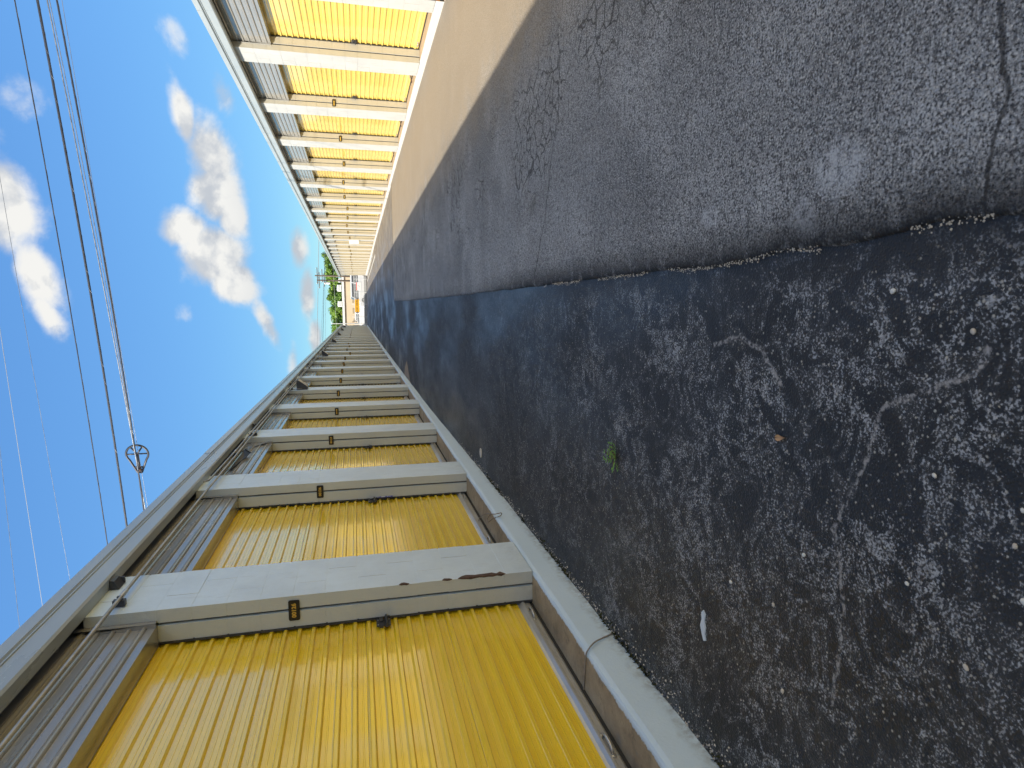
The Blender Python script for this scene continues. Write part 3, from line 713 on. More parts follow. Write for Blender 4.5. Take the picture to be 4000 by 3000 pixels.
# ------------------------------------------------------------------ conduits and wall lights of the shaded block
def conduit(label, pts, r, cy):
    T = thing('conduit', label, 'conduit', (0, 0, 0))
    MB().tube(pts, r, 10).obj('pipe', 'conduit', T, True)
    for y in cy:
        p = next((Vector(a).lerp(Vector(b), (y - a[1]) / (b[1] - a[1])) for a, b in zip(pts, pts[1:]) if a[1] <= y <= b[1]), None)
        if p is None: continue
        c = MB(); c.tube([(p.x, y - .05, p.z), (p.x, y - .045, p.z), (p.x, y + .045, p.z), (p.x, y + .05, p.z)], [r, r * 1.35, r * 1.35, r], 10); c.obj('coupling', 'galv', T, True)
        k = MB(); k.box(p.x - .03, p.x + r * 1.2, y - .075, y - .060, p.z + r * .6, p.z + r * 1.4); k.box(p.x - .05, p.x - .01, y - .085, y - .050, p.z - .03, p.z + .04); k.obj('clamp', 'dark_metal', T)
def run(y0, y1, x, z, amp, seed, n=40):
    return [(x + amp * .4 * mnoise.noise((seed, y * .35, 1)), y, z + amp * mnoise.noise((seed, y * .3, 7))) for y in [lerp(y0, y1, i / n) for i in range(n + 1)]]
ys = [-6] + [lerp(-6, 80, i / 60) for i in range(1, 61)]
pts = [(-1.806, y, pl(y, [(-6, 2.855), (2.8, 2.862), (4.2, 2.878), (7, 2.895), (12, 2.90), (15, 2.905), (80, 2.87)]) + (.012 * mnoise.noise((y * .4, 3, 3)) if y > 5 else 0)) for y in ys]
conduit('thin grey conduit pipe clipped across the shaded pillars just below the gutter', pts, .0115, (4.36, 10.0, 15.6, 21.2, 32, 43))
pts = [(-1.80, 7.12, 3.0), (-1.800, 7.16, 2.955)] + [(-1.800, y, 2.945 + .016 * mnoise.noise((y * .5, 8, 3))) for y in [lerp(7.3, 80, i / 50) for i in range(51)]]
conduit('second conduit pipe of the shaded block, starting at its second pillar', pts, .0105, (8.6, 9.95, 13.1, 15.5, 24, 35))
def wall_light(y, n):
    T = thing('wall_light', f'dark wedge shaped wall light under the shaded eave, {n}', 'wall light', (-1.86, y, 2.55), 0, 'wall lights under the shaded eave')
    P = [(.002, 0), (.075, 0), (.225, .20), (.225, .235), (.002, .235)]
    MB().prism(P, 0, .018, 'y').obj('end_plate', 'dark_metal', T); MB().prism(P, .322, .34, 'y').obj('end_plate', 'dark_metal', T)
    MB().prism([(.002, .0), (.05, .0), (.05, .20), (.225, .20), (.225, .24), (.002, .24)], .018, .322, 'y').obj('housing', 'dark_metal', T)
    MB().prism([(.05, .004), (.078, .004), (.232, .196), (.05, .199)], .022, .318, 'y').obj('lens', 'lens', T)
    MB().tube([(.03, -.08, .32), (.03, -.05, .18), (.03, .0, .12)], .011, 8).obj('feed_pipe', 'conduit', T, True)
for k, i in enumerate((4, 8, 12, 16, 20, 24)): wall_light(LP(i) + .10, ['first from the camera', 'second from the camera', 'third from the camera', 'fourth from the camera', 'fifth from the camera', 'farthest of the row'][k])

# ------------------------------------------------------------------ cords and wire on the sills
def smooth_path(pts, n=6):
    P = [Vector(p) for p in pts]; out = []
    for i in range(len(P) - 1):
        a, b, c, d = P[max(i - 1, 0)], P[i], P[i + 1], P[min(i + 2, len(P) - 1)]
        for k in range(n):
            u = k / n
            out.append(.5 * ((2 * b) + (c - a) * u + (2 * a - 5 * b + 4 * c - d) * u * u + (3 * b - a - 3 * c + d) * u ** 3))
    return out + [P[-1]]
o = MB().tube(smooth_path([(-2.17, 3.112, .232), (-2.150, 3.109, .207), (-2.008, 3.093, .206), (-1.884, 3.075, .206), (-1.851, 3.078, .19), (-1.842, 3.121, .141), (-1.843, 3.156, .082), (-1.846, 3.195, .004)]), .0042, 8).obj('cord', 'cord', None, True)
tag(o, 'thin grey cord running from the nearest door over the white kerb', 'cord')
o = MB().tube(smooth_path([(-2.174, 6.072, .225), (-2.06, 5.97, .25), (-1.93, 5.72, .24), (-1.84, 5.43, .21), (-1.80, 5.33, .17), (-1.835, 5.36, .17), (-1.90, 5.48, .215), (-1.955, 5.56, .24), (-1.96, 5.66, .23), (-1.90, 5.60, .215)]), .004, 8).obj('wire_loop', 'wire_rust', None, True)
tag(o, 'bent loop of wire hanging over the sill of the second shaded door', 'wire')
for k, i in enumerate((0, 1, 2, 3, 4, 5)):
    y = RP(i) + 1.15 + .22 * ((k * 37) % 5 - 2) * .3
    pts = [(4.43, y, .26), (4.36, y + .05, .28), (4.27, y + .12, .24), (4.24, y + .22, .225), (4.30, y + .26, .24), (4.36, y + .2, .25)]
    o = MB().tube(smooth_path(pts), .006, 6).obj('pull_rope', 'chip_brown', None, True)
    tag(o, f'short brown pull rope curled on the sunlit sill, {ordn[k]} from the camera', 'rope', 'pull ropes on the sunlit sills')

# white junction cabinet on the sunlit block, striped guard by the first sunlit pillar
mat('white_panel', rough=.5, fn=basic((.78, .77, .74), .05, 5, 40, .1))
T = thing('wall_cabinet', 'white box mounted on the sunlit row among the far pillars', 'cabinet', (4.154, RP(10) + .28, 1.10))
MB().cbox(-.16, -.002, 0, .52, 0, .56, .012).obj('case', 'white_panel', T)
MB().box(-.164, -.16, .05, .47, .03, .53).obj('door', 'white_panel', T); MB().box(-.172, -.164, .24, .26, .20, .36).obj('handle', 'print_grey', T)
mat('hazard_orange', rough=.5, fn=basic((.75, .25, .02), .1, 8, 40, .1)); mat('hazard_black', rough=.5, fn=basic((.02, .02, .02), .2, 8, 40, .1))
hy = RP(-1) + .33
T = thing('corner_guard', 'orange and black striped guard at the foot of the nearest sunlit pillar', 'guard', (4.10, hy - .03, .12))
MB().box(-.06, .25, 0, .02, 0, .50).obj('backing', 'hazard_black', T)
for k in range(5):
    z = -.06 + k * .12
    P = [(-.06, max(0, min(.5, z))), (-.06, max(0, min(.5, z + .06))), (.25, max(0, min(.5, z + .06 + .18))), (.25, max(0, min(.5, z + .18)))]
    MB().prism(P, -.004, -.001, 'y').obj('stripe', 'hazard_orange', T)

# ------------------------------------------------------------------ small things on the asphalt
mat('paint_drip', rough=.4, fn=basic((.62, .70, .76), .05, 30, 60, .1))
def drip(poly):
    b = MB(); n = len(poly)
    b.prism([(x, y) for x, y in poly], gz(-1.3, 2.25) + .001, gz(-1.3, 2.25) + .006); return b
o = drip([(-1.255, 2.262), (-1.268, 2.246), (-1.30, 2.252), (-1.325, 2.240), (-1.352, 2.246), (-1.378, 2.236), (-1.386, 2.252), (-1.36, 2.268), (-1.33, 2.282), (-1.30, 2.272), (-1.272, 2.276)]).obj('paint_spill', 'paint_drip', ground)
mat('stone_pale', rough=.7, fn=basic((.55, .50, .42), .2, 40, 120, .3, .002)); mat('stone_white', rough=.6, fn=basic((.68, .68, .64), .1, 40, 120, .3, .002))
def pebble(x, y, r, m, label, cat='pebble', group=None):
    b = MB(); n = 8; rn = random.Random(int(x * 1e4)); v = []; f = []
    rings = [(.55, -.5), (.95, -.1), (.9, .25), (.5, .5)]
    for q, z in rings:
        for k in range(n):
            a = 2 * math.pi * k / n; j = rn.uniform(.88, 1.1); v.append((q * r * j * math.cos(a) * 1.25, q * r * j * math.sin(a), z * r))
    for i in range(3):
        for k in range(n): f.append((i * n + k, i * n + (k + 1) % n, (i + 1) * n + (k + 1) % n, (i + 1) * n + k))
    f += [tuple(range(n - 1, -1, -1)), tuple(range(3 * n, 4 * n))]
    o = b.add(v, f).obj('pebble', m, None, True, (x, y, gz(x, y) + r * .45)); o.rotation_euler = (0, 0, rn.uniform(0, 6))
    if x > .19: o.location.z += .016
    return tag(o, label, cat, group)
for k, (x, y, r, m) in enumerate([(-.632, 1.004, .0085, 'stone_white'), (-.519, 1.037, .006, 'stone_pale'), (.047, 1.419, .008, 'stone_white'), (-.053, 1.181, .007, 'stone_pale'), (-.415, 1.248, .006, 'stone_white'),
                                  (-1.054, 2.081, .008, 'stone_white'), (-.793, 1.691, .007, 'stone_white'), (-1.026, 1.825, .007, 'stone_pale'), (-.436, 1.029, .005, 'stone_white'), (-.85, 1.12, .007, 'stone_pale'), (-.72, 1.3, .006, 'stone_white'), (-1.3, 1.75, .008, 'stone_pale')]):
    pebble(x, y, r, m, 'tiny pale pebble lying loose on the dark asphalt', 'pebble', 'loose pebbles on the dark asphalt')
mat('leaf_tan', rough=.6, fn=basic((.52, .30, .14), .15, 60, 120, .2, .002)); mat('weed_green', rough=.6, fn=basic((.16, .34, .03), .3, 60, 120, .2, .002)); mat('weed_brown', rough=.8, fn=basic((.16, .08, .04), .3, 60, 120, .2, .002))
b = MB(); v = []
for i in range(7):
    u = i / 6; w = .011 * math.sin(math.pi * min(.97, max(.06, u))) ** .7
    for q in (-1, 0, 1): v.append((lerp(-.02, .02, u) + .004 * q * q, q * w, .004 + .007 * q * q + .003 * math.sin(u * 3)))
b.add(v, [(3 * i + k, 3 * i + k + 1, 3 * i + k + 4, 3 * i + k + 3) for i in range(6) for k in (0, 1)])
b.add([(x, y, z + .0012) for x, y, z in v], [(3 * i + k + 3, 3 * i + k + 4, 3 * i + k + 1, 3 * i + k) for i in range(6) for k in (0, 1)])
o = b.obj('fallen_leaf', 'leaf_tan', None, True, (-.435, 1.836, gz(-.4, 1.8))); o.rotation_euler = (0, 0, R(100)); tag(o, 'small curled tan leaf on the dark asphalt', 'leaf')
W = thing('weed', 'tiny green weed sprouting from the asphalt', 'weed', (-.827, 3.223, gz(-.8, 3.2)))
rn = random.Random(5); st_ = MB(); lv = MB()
for k in range(14):
    a = rn.uniform(0, 6.28); l = rn.uniform(.03, .085); tip = Vector((math.cos(a) * l, math.sin(a) * l, rn.uniform(.012, .045)))
    st_.tube([(0, 0, 0), tip * .5 + Vector((0, 0, .008)), tip], [.0014, .0011, .0007], 5)
    for u in (.45, .7, 1.0):
        for sd in (-1, 1):
            c = tip * u; d = Vector((math.cos(a + sd * .9), math.sin(a + sd * .9), .25)) * rn.uniform(.014, .026); n = Vector((-d.y, d.x, 0)).normalized() * .0065
            lv.add([c, c + d * .5 + n, c + d, c + d * .5 - n], [(0, 1, 2, 3)])
st_.obj('stem', 'weed_brown', W); lv.obj('leaves', 'weed_green', W)
o = MB().tube([(0, 0, -.002), (0, 0, .005), (0, 0, .007)], [.055, .055, .048], 20).obj('round_cap', 'stone_pale', None, False, (-1.64, 7.03, gz(-1.6, 7) + .002)); tag(o, 'round pale disc lying flat on the asphalt by the kerb', 'disc')
b = MB(); rn = random.Random(9)
for k in range(2600):
    y = .6 + 8 * rn.random() ** 1.8; x = -1.842 + abs(rn.gauss(0, .045)) * (1.3 if 1.2 < y < 3.2 else .7); r = rn.uniform(.0015, .0055)
    z = gz(x, y); a = rn.uniform(0, 6); c, q = math.cos(a) * r, math.sin(a) * r
    b.add([(x + c * 1.4, y + q * 1.4, z), (x - q, y + c, z), (x - c * 1.4, y - q * 1.4, z), (x + q, y - c, z), (x + c * .3, y + q * .3, z + r * 1.3)], [(0, 1, 4), (1, 2, 4), (2, 3, 4), (3, 0, 4)], 0 if rn.random() < .45 else 1)
stuff(b.obj('gravel', ['stone_pale', 'slot_dark']))
b = MB()
for k in range(900):
    y = rn.uniform(1.15, 4.6)
    if mnoise.noise((y * 2.3, 6, 1)) < -.12: continue
    x = seam(y) + rn.gauss(-.004, .006) + .012 * mnoise.noise((y * 5, 3, 3)); z = gz(x, y) + .008; q = rn.uniform(.0015, .0042); a = rn.uniform(0, 6); c, d = math.cos(a) * q, math.sin(a) * q
    b.add([(x + c, y + d, z), (x - d, y + c, z), (x - c, y - d, z), (x + d, y - c, z), (x, y, z + q)], [(0, 1, 4), (1, 2, 4), (2, 3, 4), (3, 0, 4)])
stuff(b.obj('seam_grit', 'stone_pale'))
b = MB()
for k in range(900):
    y = .8 + 6.5 * rn.random(); 
    if mnoise.noise((y * 1.5, 2, 2)) < -.05: continue
    x = -1.848 + abs(rn.gauss(0, .022)); z = gz(x, y); h = rn.uniform(.005, .022); a = rn.uniform(0, 6); w = rn.uniform(.004, .012)
    b.add([(x - w * math.cos(a), y - w * math.sin(a), z), (x + w * math.cos(a), y + w * math.sin(a), z), (x + rn.gauss(0, .004), y + rn.gauss(0, .004), z + h)], [(0, 1, 2)])
stuff(b.obj('moss', 'moss'))

# ------------------------------------------------------------------ overhead cables
ZC = 6.0 + H
def cable(name, label, pts, r, m, ext=(30, 30), twist=None, group='overhead cables across the alley', quad=True):
    # level line through the sighted points, eased by a least-squares curve
    import numpy as np
    X = np.array([q[0] for q in pts]); Yv = np.array([q[1] for q in pts])
    dg = 2 if (quad and len(pts) > 3) else 1
    c = np.polyfit(X, Yv, dg); dc = np.polyder(c)
    x0, x1 = X.max(), X.min(); Q = []
    for x in np.linspace(x0 + ext[0], x1 - ext[1], 90):
        if x > x0: y = np.polyval(c, x0) + np.polyval(dc, x0) * (x - x0)
        elif x < x1: y = np.polyval(c, x1) + np.polyval(dc, x1) * (x - x1)
        else: y = np.polyval(c, x)
        Q.append(Vector((float(x), float(y), ZC)))
    o = MB().tube(Q, r, 8).obj(name, m, None, True)
    tag(o, label, 'cable', group)
    if twist:                                                        # lashing wire wound round the bundle
        L = 0; S = []; pts2 = []
        for u, w in zip(Q, Q[1:]):
            n = max(2, int((w - u).length / .05))
            for k in range(n):
                c = u.lerp(w, k / n); L += (w - u).length / n; th = L * 2 * math.pi / twist
                if abs(c.x) < 9: pts2.append(c + Vector((0, math.cos(th), math.sin(th))) * (r + .0015))
        MB().tube(pts2, .0016, 4).obj('lashing_wire', 'cable_steel', o)
    return o
cable('overhead_cable', 'single dark overhead cable, highest of the heavy lines crossing the sky', [(5.745, 14.339), (1.149, 15.39), (-4.107, 16.33), (-5.394, 16.56)], .012, 'cable_black', twist=.9)
cable('overhead_cable', 'thick dark cable bundle wrapped in bright lashing wire', [(6.167, 15.286), (1.244, 16.57), (-4.476, 17.72), (-5.527, 17.90)], .026, 'cable_black', twist=.45)
cable('overhead_cable', 'steel grey cable beside the pair that reaches the cable loop', [(6.367, 15.735), (1.31, 17.384), (-1.895, 18.297), (-4.887, 19.213)], .013, 'cable_steel', twist=.7)
cable('overhead_cable', 'thin blue grey cable in the middle of the close group', [(6.416, 15.846), (1.322, 17.528), (-1.91, 18.425), (-4.9, 19.16)], .009, 'cable_steel')
cable('overhead_cable', 'heavy black cable carrying the teardrop loop', [(6.58, 16.214), (1.34, 17.741), (-1.923, 18.536), (-4.865, 19.131), (-5.34, 19.247)], .021, 'cable_black', twist=.6)
cable('overhead_cable', 'fine pale wire sagging beside the cable loop', [(6.58, 16.5), (.9, 17.95), (-1.237, 18.45), (-2.96, 19.02), (-3.679, 19.06), (-4.38, 19.236), (-5.449, 19.62)], .006, 'cable_steel')
cable('overhead_cable', 'thin pale wire crossing below the white cloud', [(2.296, 13.224), (1.437, 13.383), (-.887, 13.692), (-3.5, 14.192), (-5.2, 14.423)], .004, 'cable_steel')
cable('overhead_cable', 'bright thin wire near the sky edge beside the shaded roof', [(-.329, 12.755), (-3.195, 13.06), (-5.401, 13.283)], .0045, 'cable_pale')
cable('overhead_cable', 'faint thin wire highest over the shaded roof', [(-2.2, 12.38), (-3.033, 12.42), (-5.488, 12.45)], .004, 'cable_steel')
def cable_loop():
    c = Vector((-3.93, 19.08, ZC)); T = thing('cable_loop', 'black teardrop cable storage loop with spokes hung on the overhead line', 'cable loop', c)
    ax = Vector((-.98, .20, 0)).normalized(); up = Vector((ax.y * -1, ax.x, 0)) ; up = Vector((.2 * .25, .98 * .75, .66)).normalized(); up = Vector((0, 0, 1))
    r = .275; P = []
    for k in range(0, 25):
        a = R(-128 + 256 * k / 24); P.append(-ax * math.cos(a) * r * .95 + up * math.sin(a) * r)
    tip = ax * .56
    P = [tip + up * -.05] + P + [tip + up * .05, tip + up * -.05]
    MB().tube(P, .029, 8).obj('rim', 'cable_black', T, True)
    for a in (35, 90, -35, -90): MB().tube([Vector((0, 0, 0)), (-ax * math.cos(R(a)) + up * math.sin(R(a))) * r * (.95 if abs(a) < 60 else .99)], .022, 6).obj('spoke', 'cable_black', T, True)
    MB().tube([Vector((0, 0, 0)), ax * .44], [.034, .034], 8).obj('core_bar', 'cable_black', T, True)
    MB().tube([ax * .40 - up * .12, ax * .40 + up * .12], .026, 8).obj('cross_bar', 'cable_black', T, True)
    MB().tube([ax * .42, ax * .47, ax * .52], [.05, .06, .04], 8).obj('cable_clamp', 'chip_brown', T, True)
cable_loop()

# ------------------------------------------------------------------ the far end: gate, street, building, trees
mat('gate_white', rough=.5, fn=basic((.72, .72, .70), .06, 5, 40, .1)); mat('gate_grey', rough=.5, fn=basic((.36, .36, .35), .1, 5, 40, .1))
GY = 82.9; G = thing('sliding_gate', 'white barred sliding gate closing the far end of the alley', 'gate', (0, GY, 0))
gx0, gx1 = -1.85, 4.25; g0 = .02
MB().box(gx0, gx1, -.02, .02, g0 + .02, g0 + .32).obj('kick_panel', 'gate_grey', G)
for z in (.36, .80, 1.22, 1.55): MB().box(gx0, gx1, -.03, .03, z, z + .05).obj('rail', 'gate_white', G)
b = MB()
for k in range(62): x = gx0 + .05 + k * (gx1 - gx0 - .1) / 61; b.box(x - .011, x + .011, -.012, .012, .36, 1.58)
stuff(b.obj('pickets', 'gate_white', G))
for x, h in ((-1.75, 1.7), (-.85, 1.95), (.75, 1.95), (2.25, 1.55), (3.9, 1.6)): MB().box(x - .03, x + .03, -.06, 0, 0, h).obj('post', 'gate_white', G)
mat('banner_yellow', rough=.6, fn=basic((.85, .42, .02), .05, 5, 40, .1)); mat('ink_dark', rough=.6, fn=basic((.05, .03, .01), .1, 5, 40, 0)); mat('sign_red', rough=.6, fn=basic((.70, .08, .06), .1, 5, 40, 0))
S = thing('banner', 'yellow NOW HIRING banner tied to the far gate', 'banner', (.545, GY - .09, 1.25))
MB().box(-.80, .80, -.005, .005, -.275, .275).obj('sheet', 'banner_yellow', S)
place(text_mesh('lettering', 'NOW HIRING', .30, 'ink_dark', .025, .95), 'lettering', S, (0, -.008, 0), (R(90), 0, 0))
S = thing('notice_board', 'white notice board with a red top band on the far gate', 'sign', (2.99, GY - .09, 1.01))
MB().cbox(-.52, .52, -.01, .01, -.32, .32, .008).obj('board', 'white_panel', S); MB().box(-.50, .50, -.014, -.0105, .20, .30).obj('red_band', 'sign_red', S)
MB().tube([(-.12, -.013, -.02), (.0, -.013, -.12), (.06, -.013, -.02), (.14, -.013, .06)], .014, 6).obj('mark', 'ink_dark', S)

def glass(t, b, g): t.put(b.inputs['Base Color'], (.10, .105, .11))
mat('car_glass', rough=.2, spec=.35, fn=glass)
mat('car_white', rough=.25, coat=.5, fn=basic((.78, .78, .77), .03, 3, 40, 0)); mat('car_grey', rough=.25, coat=.5, fn=basic((.16, .17, .18), .05, 3, 40, 0))
def car(x, y, rz, paint, label, van=False):
    T = thing('parked_car', label, 'car' if not van else 'van', (x, y, gz(x, y)), rz, 'vehicles parked beyond the gate')
    L, Wd = (5.2, 1.95) if van else (4.6, 1.8); hh = 2.05 if van else 1.48
    lo = [(-L / 2, .32), (-L / 2 + .05, .78), (-L / 2 + .9, .92), (L / 2 - .1, .95), (L / 2, .55), (L / 2 - .06, .32)]
    MB().prism(lo, -Wd / 2, Wd / 2, 'y').obj('body', paint, T)
    a, b2, c, d = (-L / 2 + .75, -L / 2 + 1.35, L / 2 - .15, L / 2 - .1) if van else (-L / 2 + .95, -L / 2 + 1.75, L / 2 - 1.3, L / 2 - .55)
    cb = MB(); w = Wd / 2 - .04; w2 = Wd / 2 - .2
    cb.add([(a, -w, .90), (d, -w, .90), (c, -w2, hh), (b2, -w2, hh), (a, w, .90), (d, w, .90), (c, w2, hh), (b2, w2, hh)], [(0, 1, 2, 3), (7, 6, 5, 4), (3, 2, 6, 7), (1, 5, 6, 2), (4, 0, 3, 7)]); cb.obj('cabin', paint, T)
    for sg in (-1, 1):
        f = lambda xx, u: (xx, sg * (lerp(w, w2, u) + .006), lerp(.90, hh, u))
        for k in range(2):
            m0 = lerp(a, d, .5 * k); m1 = lerp(a, d, .5 * k + .5); t0 = lerp(b2, c, .5 * k); t1 = lerp(b2, c, .5 * k + .5)
            q = [f(lerp(m0, t0, .12) + .06, .12), f(lerp(m1, t1, .12) - .06, .12), f(lerp(m1, t1, .85) - .06, .85), f(lerp(m0, t0, .85) + .06, .85)]
            MB().add(q, [(0, 1, 2, 3) if sg > 0 else (3, 2, 1, 0)]).obj('side_window', 'car_glass', T)
    MB().add([(lerp(a, b2, .1) - .01, -w * .9, .97), (lerp(a, b2, .1) - .01, w * .9, .97), (lerp(a, b2, .88) - .01, w2 * .9, hh - .06), (lerp(a, b2, .88) - .01, -w2 * .9, hh - .06)], [(0, 1, 2, 3)]).obj('windscreen', 'car_glass', T)
    MB().add([(lerp(d, c, .12) + .01, -w * .9, .98), (lerp(d, c, .12) + .01, w * .9, .98), (lerp(d, c, .85) + .01, w2 * .9, hh - .08), (lerp(d, c, .85) + .01, -w2 * .9, hh - .08)], [(3, 2, 1, 0)]).obj('rear_window', 'car_glass', T)
    for xx in (-L / 2 + .85, L / 2 - .85):
        for sg in (-1, 1):
            wh = MB().tube([(xx, sg * (Wd / 2 - .2), .33), (xx, sg * (Wd / 2 + .01), .33)], .33, 16).obj('wheel', 'rubber', T); MB().tube([(xx, sg * (Wd / 2), .33), (xx, sg * (Wd / 2 + .018), .33)], .2, 12).obj('rim', 'galv', wh)
    for sg in (-1, 1): MB().box(-L / 2 - .008, -L / 2 + .08, sg * Wd * .36 - .16, sg * Wd * .36 + .16, .62, .74).obj('headlight', 'white_panel', T); MB().box(L / 2 - .08, L / 2 + .008, sg * Wd * .38 - .1, sg * Wd * .38 + .1, .66, .84).obj('tail_light', 'sign_red', T)
car(2.9, 86.5, R(8), 'car_white', 'white van parked behind the notice board on the gate', True)
car(-.6, 87.5, R(-4), 'car_white', 'white car parked behind the yellow banner')
car(-5.4, 88.5, R(6), 'car_grey', 'dark grey car parked behind the far end of the shaded block')
car(7.2, 90.0, R(176), 'car_grey', 'dark grey car parked beyond the end of the sunlit block')
car(2.4, 103.0, R(90), 'car_white', 'white car parked nose on before the beige building')

mat('stucco', rough=.8, fn=basic((.66, .53, .36), .08, 1.2, 30, .3, .01)); mat('stucco_low', rough=.8, fn=basic((.40, .31, .19), .15, 1.2, 30, .3, .01)); mat('roof_white', rough=.6, fn=basic((.75, .74, .70), .06, 2, 30, .1)); mat('brown_trim', rough=.6, fn=basic((.22, .13, .07), .2, 3, 30, .1))
F = thing('flat_roofed_building', 'beige flat roofed building across the street beyond the gate', 'building', (0, 112, 0))
MB().box(-16, 5.75, 0, 14, .9, 3.15).obj('wall', 'stucco', F); MB().box(-16.02, 5.77, -.02, 14.02, -.1, .9).obj('base_wall', 'stucco_low', F)
MB().box(-16.1, 5.85, -.12, 14.1, 3.15, 3.28).obj('trim', 'brown_trim', F); MB().box(-16.2, 5.95, -.2, 14.2, 3.28, 3.66).obj('parapet', 'roof_white', F)
MB().box(2.9, 3.9, -.25, 0, 1.1, 1.75).obj('window_unit', 'gate_grey', F); MB().tube([(-2.0, -.02, 1.3), (-2.0, -.12, 2.0), (-2.0, -.3, 2.15), (-2.0, -.4, 2.1)], .05, 6).obj('lamp_arm', 'brown_trim', F)
for x in (-3.5, -.6, 1.2): MB().box(x, x + .9, -.04, .0, .1, 2.0).obj('door', 'stucco_low', F)
def hvac(x, y, w, h, label):
    T = thing('rooftop_unit', label, 'air conditioner', (x, 112 + y, 3.66), 0, 'units on the beige roof')
    MB().cbox(-w / 2, w / 2, -w / 2, w / 2, .12, h, .03).obj('case', 'white_panel', T)
    for xx in (-w / 2 + .08, w / 2 - .08): MB().box(xx - .05, xx + .05, -w / 2, w / 2, 0, .12).obj('foot', 'gate_grey', T)
    MB().tube([(0, 0, h), (0, 0, h + .08)], w * .34, 14).obj('fan_guard', 'gate_grey', T)
    for k in range(4): MB().box(-w / 2 + .06, w / 2 - .06, -w / 2 - .012, -w / 2 - .002, .25 + k * (h - .4) / 4, .25 + (k + .5) * (h - .4) / 4).obj('louvre', 'gate_grey', T)
hvac(3.75, 1.2, 1.1, .78, 'white rooftop unit nearer the utility poles'); hvac(1.05, 1.4, .95, .75, 'pale rooftop unit in the middle of the beige roof'); hvac(5.1, 2.2, .7, .55, 'small rooftop unit at the roof corner by the poles'); hvac(-4.6, 2.0, 1.1, .8, 'rooftop unit on the far side of the beige roof, beyond the shaded eave')
mat('pole_wood', rough=.85, fn=basic((.13, .10, .075), .3, 3, 40, .4, .01)); mat('insulator', rough=.3, fn=basic((.45, .45, .45), .1, 5, 40, 0))
def pole(x, y, h, label, transformer):
    T = thing('utility_pole', label, 'utility pole', (x, y, 0), 0, 'wooden utility poles beyond the gate')
    MB().tube([(0, 0, 0), (.05, 0, h * .5), (.10, 0, h)], [.15, .13, .10], 10).obj('post', 'pole_wood', T, True)
    for z, w in ((h - .35, 1.2), (h - 1.05, .95)): 
        ca = MB().box(-w + .1, w + .1, -.12, -.04, z - .05, z + .05).obj('crossarm', 'pole_wood', T)
        for k in range(4): xx = lerp(-w + .2, w, k / 3); MB().tube([(xx, -.08, z + .05), (xx, -.08, z + .12), (xx, -.08, z + .18)], [.035, .05, .03], 8).obj('insulator', 'insulator', ca)
    MB().tube([(-.5, -.08, h - .38), (.06, -.1, h - 1.0)], .02, 5).obj('brace', 'galv', T)
    if transformer: MB().tube([(-.32, -.1, h - 1.9), (-.32, -.1, h - 1.86), (-.32, -.1, h - 1.1), (-.32, -.1, h - 1.0)], [.16, .19, .19, .10], 14).obj('transformer', 'white_panel', T, True)
pole(5.05, 100, 7.25, 'slightly leaning wooden utility pole close to the sunlit block', False)
pole(4.40, 100.6, 7.0, 'wooden utility pole with a pale transformer can', True)
SL = thing('street_lamp', 'slim pale lamp post rising over the shaded roof end', 'street lamp', (-1.98, 98, 0))
MB().tube([(0, 0, 0), (0, 0, 4.9), (0, 0, 5.0)], [.06, .045, .04], 8).obj('post', 'white_panel', SL, True); MB().tube([(0, 0, 5.0), (.25, 0, 5.08), (.5, 0, 5.08)], .03, 6).obj('arm', 'white_panel', SL, True); MB().cbox(.4, .75, -.1, .1, 5.02, 5.1, .02).obj('lamp_head', 'gate_grey', SL)
def far_wire(label, a, b, r, m, sag=.3):
    pts = []
    A, Bv = Vector(a), Vector(b); d = Bv - A; A = A - d * 3.2; Bv = Bv + d * 3.2
    for k in range(41):
        u = k / 40; p = A.lerp(Bv, u); p.z -= sag * 0; pts.append(p)
    tag(MB().tube(pts, r, 6).obj('street_wire', m, None, True), label, 'wire', 'wires along the far street')
far_wire('bright thick wire strung along the far street, highest of the set', (5.612, 100, 6.74), (-2.671, 100, 7.18), .034, 'cable_pale')
far_wire('dark thick wire under the bright one along the far street', (5.622, 100.2, 5.86), (-2.678, 100.2, 6.35), .030, 'cable_black')
far_wire('thin dark wire just above the dark thick street wire', (3.423, 100.1, 6.08), (-2.119, 100.1, 6.54), .014, 'cable_steel')
far_wire('thin dark wire just below the dark thick street wire', (3.976, 100.3, 5.71), (-2.123, 100.3, 6.0), .014, 'cable_steel')
far_wire('pale wire crossing in front of the green trees', (4.26, 100.4, 4.55), (-2.696, 100.4, 4.40), .022, 'cable_pale')
far_wire('dark wire crossing low in front of the green trees', (4.26, 100.6, 4.30), (-2.696, 100.6, 4.12), .014, 'cable_black')

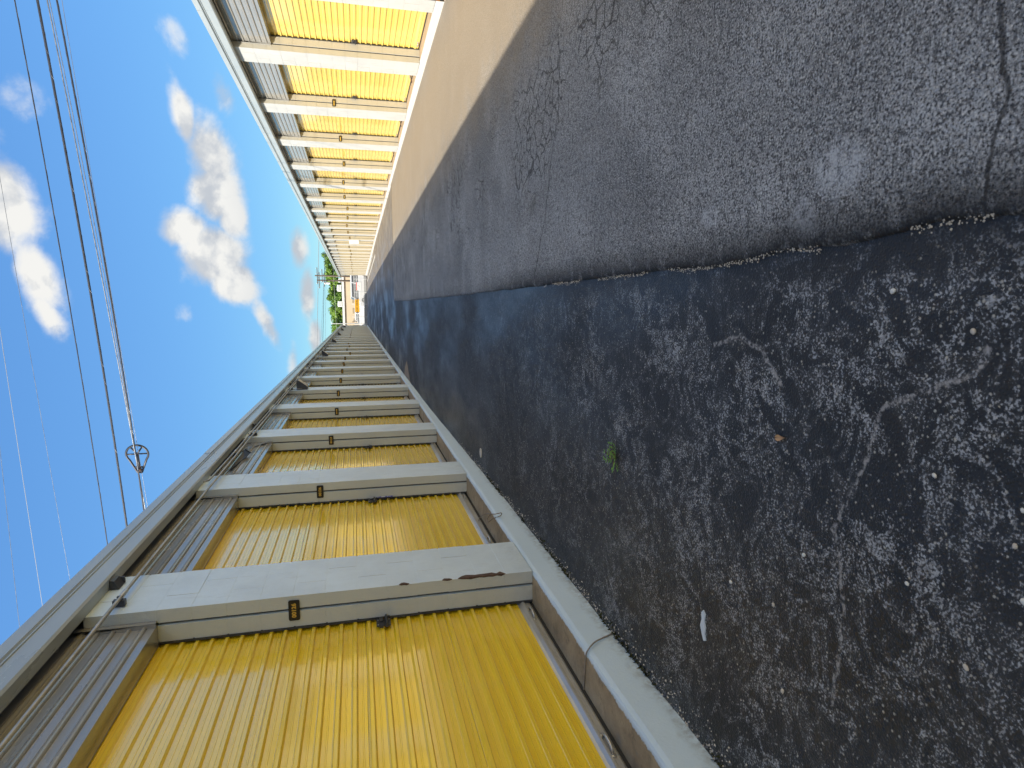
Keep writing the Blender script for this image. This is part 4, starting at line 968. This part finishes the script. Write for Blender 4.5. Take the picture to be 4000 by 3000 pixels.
def leafmat(c1, c2):
    def f(t, b, g):
        p = g.outputs['Position']; n = t.noise(p, 1.1, 4, .6); n2 = t.noise(p, 9, 3, .6)
        t.put(b.inputs['Base Color'], t.mix(t.mapr(t.m('ADD', n, t.m('MULTIPLY', t.m('SUBTRACT', n2, .5), .5)), .3, .7), c1, c2))
        b.inputs['Subsurface Weight'].default_value = 0
    return f
mat('leaf_a', rough=.55, fn=leafmat((.05, .13, .015), (.17, .29, .03))); mat('leaf_b', rough=.55, fn=leafmat((.07, .18, .018), (.25, .38, .035))); mat('leaf_c', rough=.55, fn=leafmat((.09, .14, .015), (.24, .26, .03)))
mat('bark', rough=.9, fn=basic((.10, .075, .05), .3, 4, 40, .5, .01))
def tree(x, y, h, w, m, label, seed):
    rn = random.Random(seed); T = thing('tree', label, 'tree', (x, y, 0), 0, 'trees behind the beige building')
    tk = MB(); tk.tube([(0, 0, 0), (.1, 0, h * .3), (.0, .1, h * .55), (.1, .1, h * .8)], [.22, .17, .12, .04], 8)
    cl = []
    for k in range(44):
        a = rn.uniform(0, 6.28); q = rn.uniform(.1, 1) ** .6; z = rn.uniform(.34, 1.0)
        rr = w * q * (1.05 - .75 * abs(z - .52) ** 1.0 * 1.5); c = Vector((math.cos(a) * rr, math.sin(a) * rr, h * z * .96)); cl.append((c, rn.uniform(.4, .75) * min(w, 2.2) * .42))
    for c, r_ in cl[:9]: tk.tube([(0.05, .05, h * .35), c * .5 + Vector((0, 0, h * .2)), c], [.07, .045, .015], 5)
    tk.obj('trunk', 'bark', T, True)
    b = MB()
    for c, r_ in cl:
        for k in range(150):
            d = Vector((rn.gauss(0, 1), rn.gauss(0, 1), rn.gauss(0, .8))); d.normalize(); p = c + d * r_ * rn.uniform(.45, 1.15)
            n = (d + Vector((rn.uniform(-.7, .7), rn.uniform(-.7, .7), rn.uniform(-.3, .9)))).normalized(); u = n.orthogonal().normalized(); v2 = n.cross(u); l = rn.uniform(.10, .24); ww = l * .5
            a = rn.uniform(0, 6.28); e = u * math.cos(a) + v2 * math.sin(a); g2 = n.cross(e)
            b.add([p - e * l, p + g2 * ww, p + e * l, p - g2 * ww], [(0, 1, 2, 3)])
    b.obj('crown', m, T)
for k, (x, h, w, m, lb) in enumerate([(9.6, 7.2, 2.2, 'leaf_a', 'tall green tree rising over the end of the sunlit roof'), (7.0, 6.9, 1.9, 'leaf_b', 'bright green tree behind the leaning utility pole'), (4.6, 6.4, 1.8, 'leaf_b', 'bushy green tree behind the transformer pole'),
                                  (2.3, 6.7, 1.7, 'leaf_a', 'darker green tree over the middle rooftop unit'), (.4, 6.3, 1.6, 'leaf_b', 'rounded green tree just past the middle rooftop unit'), (-1.3, 6.1, 1.6, 'leaf_a', 'dark tree by the slim lamp post'),
                                  (-3.4, 6.0, 1.7, 'leaf_b', 'green tree at the tip of the shaded roof'), (-6.2, 6.2, 2.0, 'leaf_a', 'green tree mostly hidden behind the shaded roof'), (12.6, 7.0, 2.2, 'leaf_b', 'green tree hidden behind the sunlit roof')]):
    tree(x, 129 + (k % 3) * 1.6, h * 1.02, w * 1.4, m, lb, 20 + k)
tree(-.35, 127.4, 4.3, .75, 'leaf_c', 'small yellow green tree behind the beige parapet', 51)
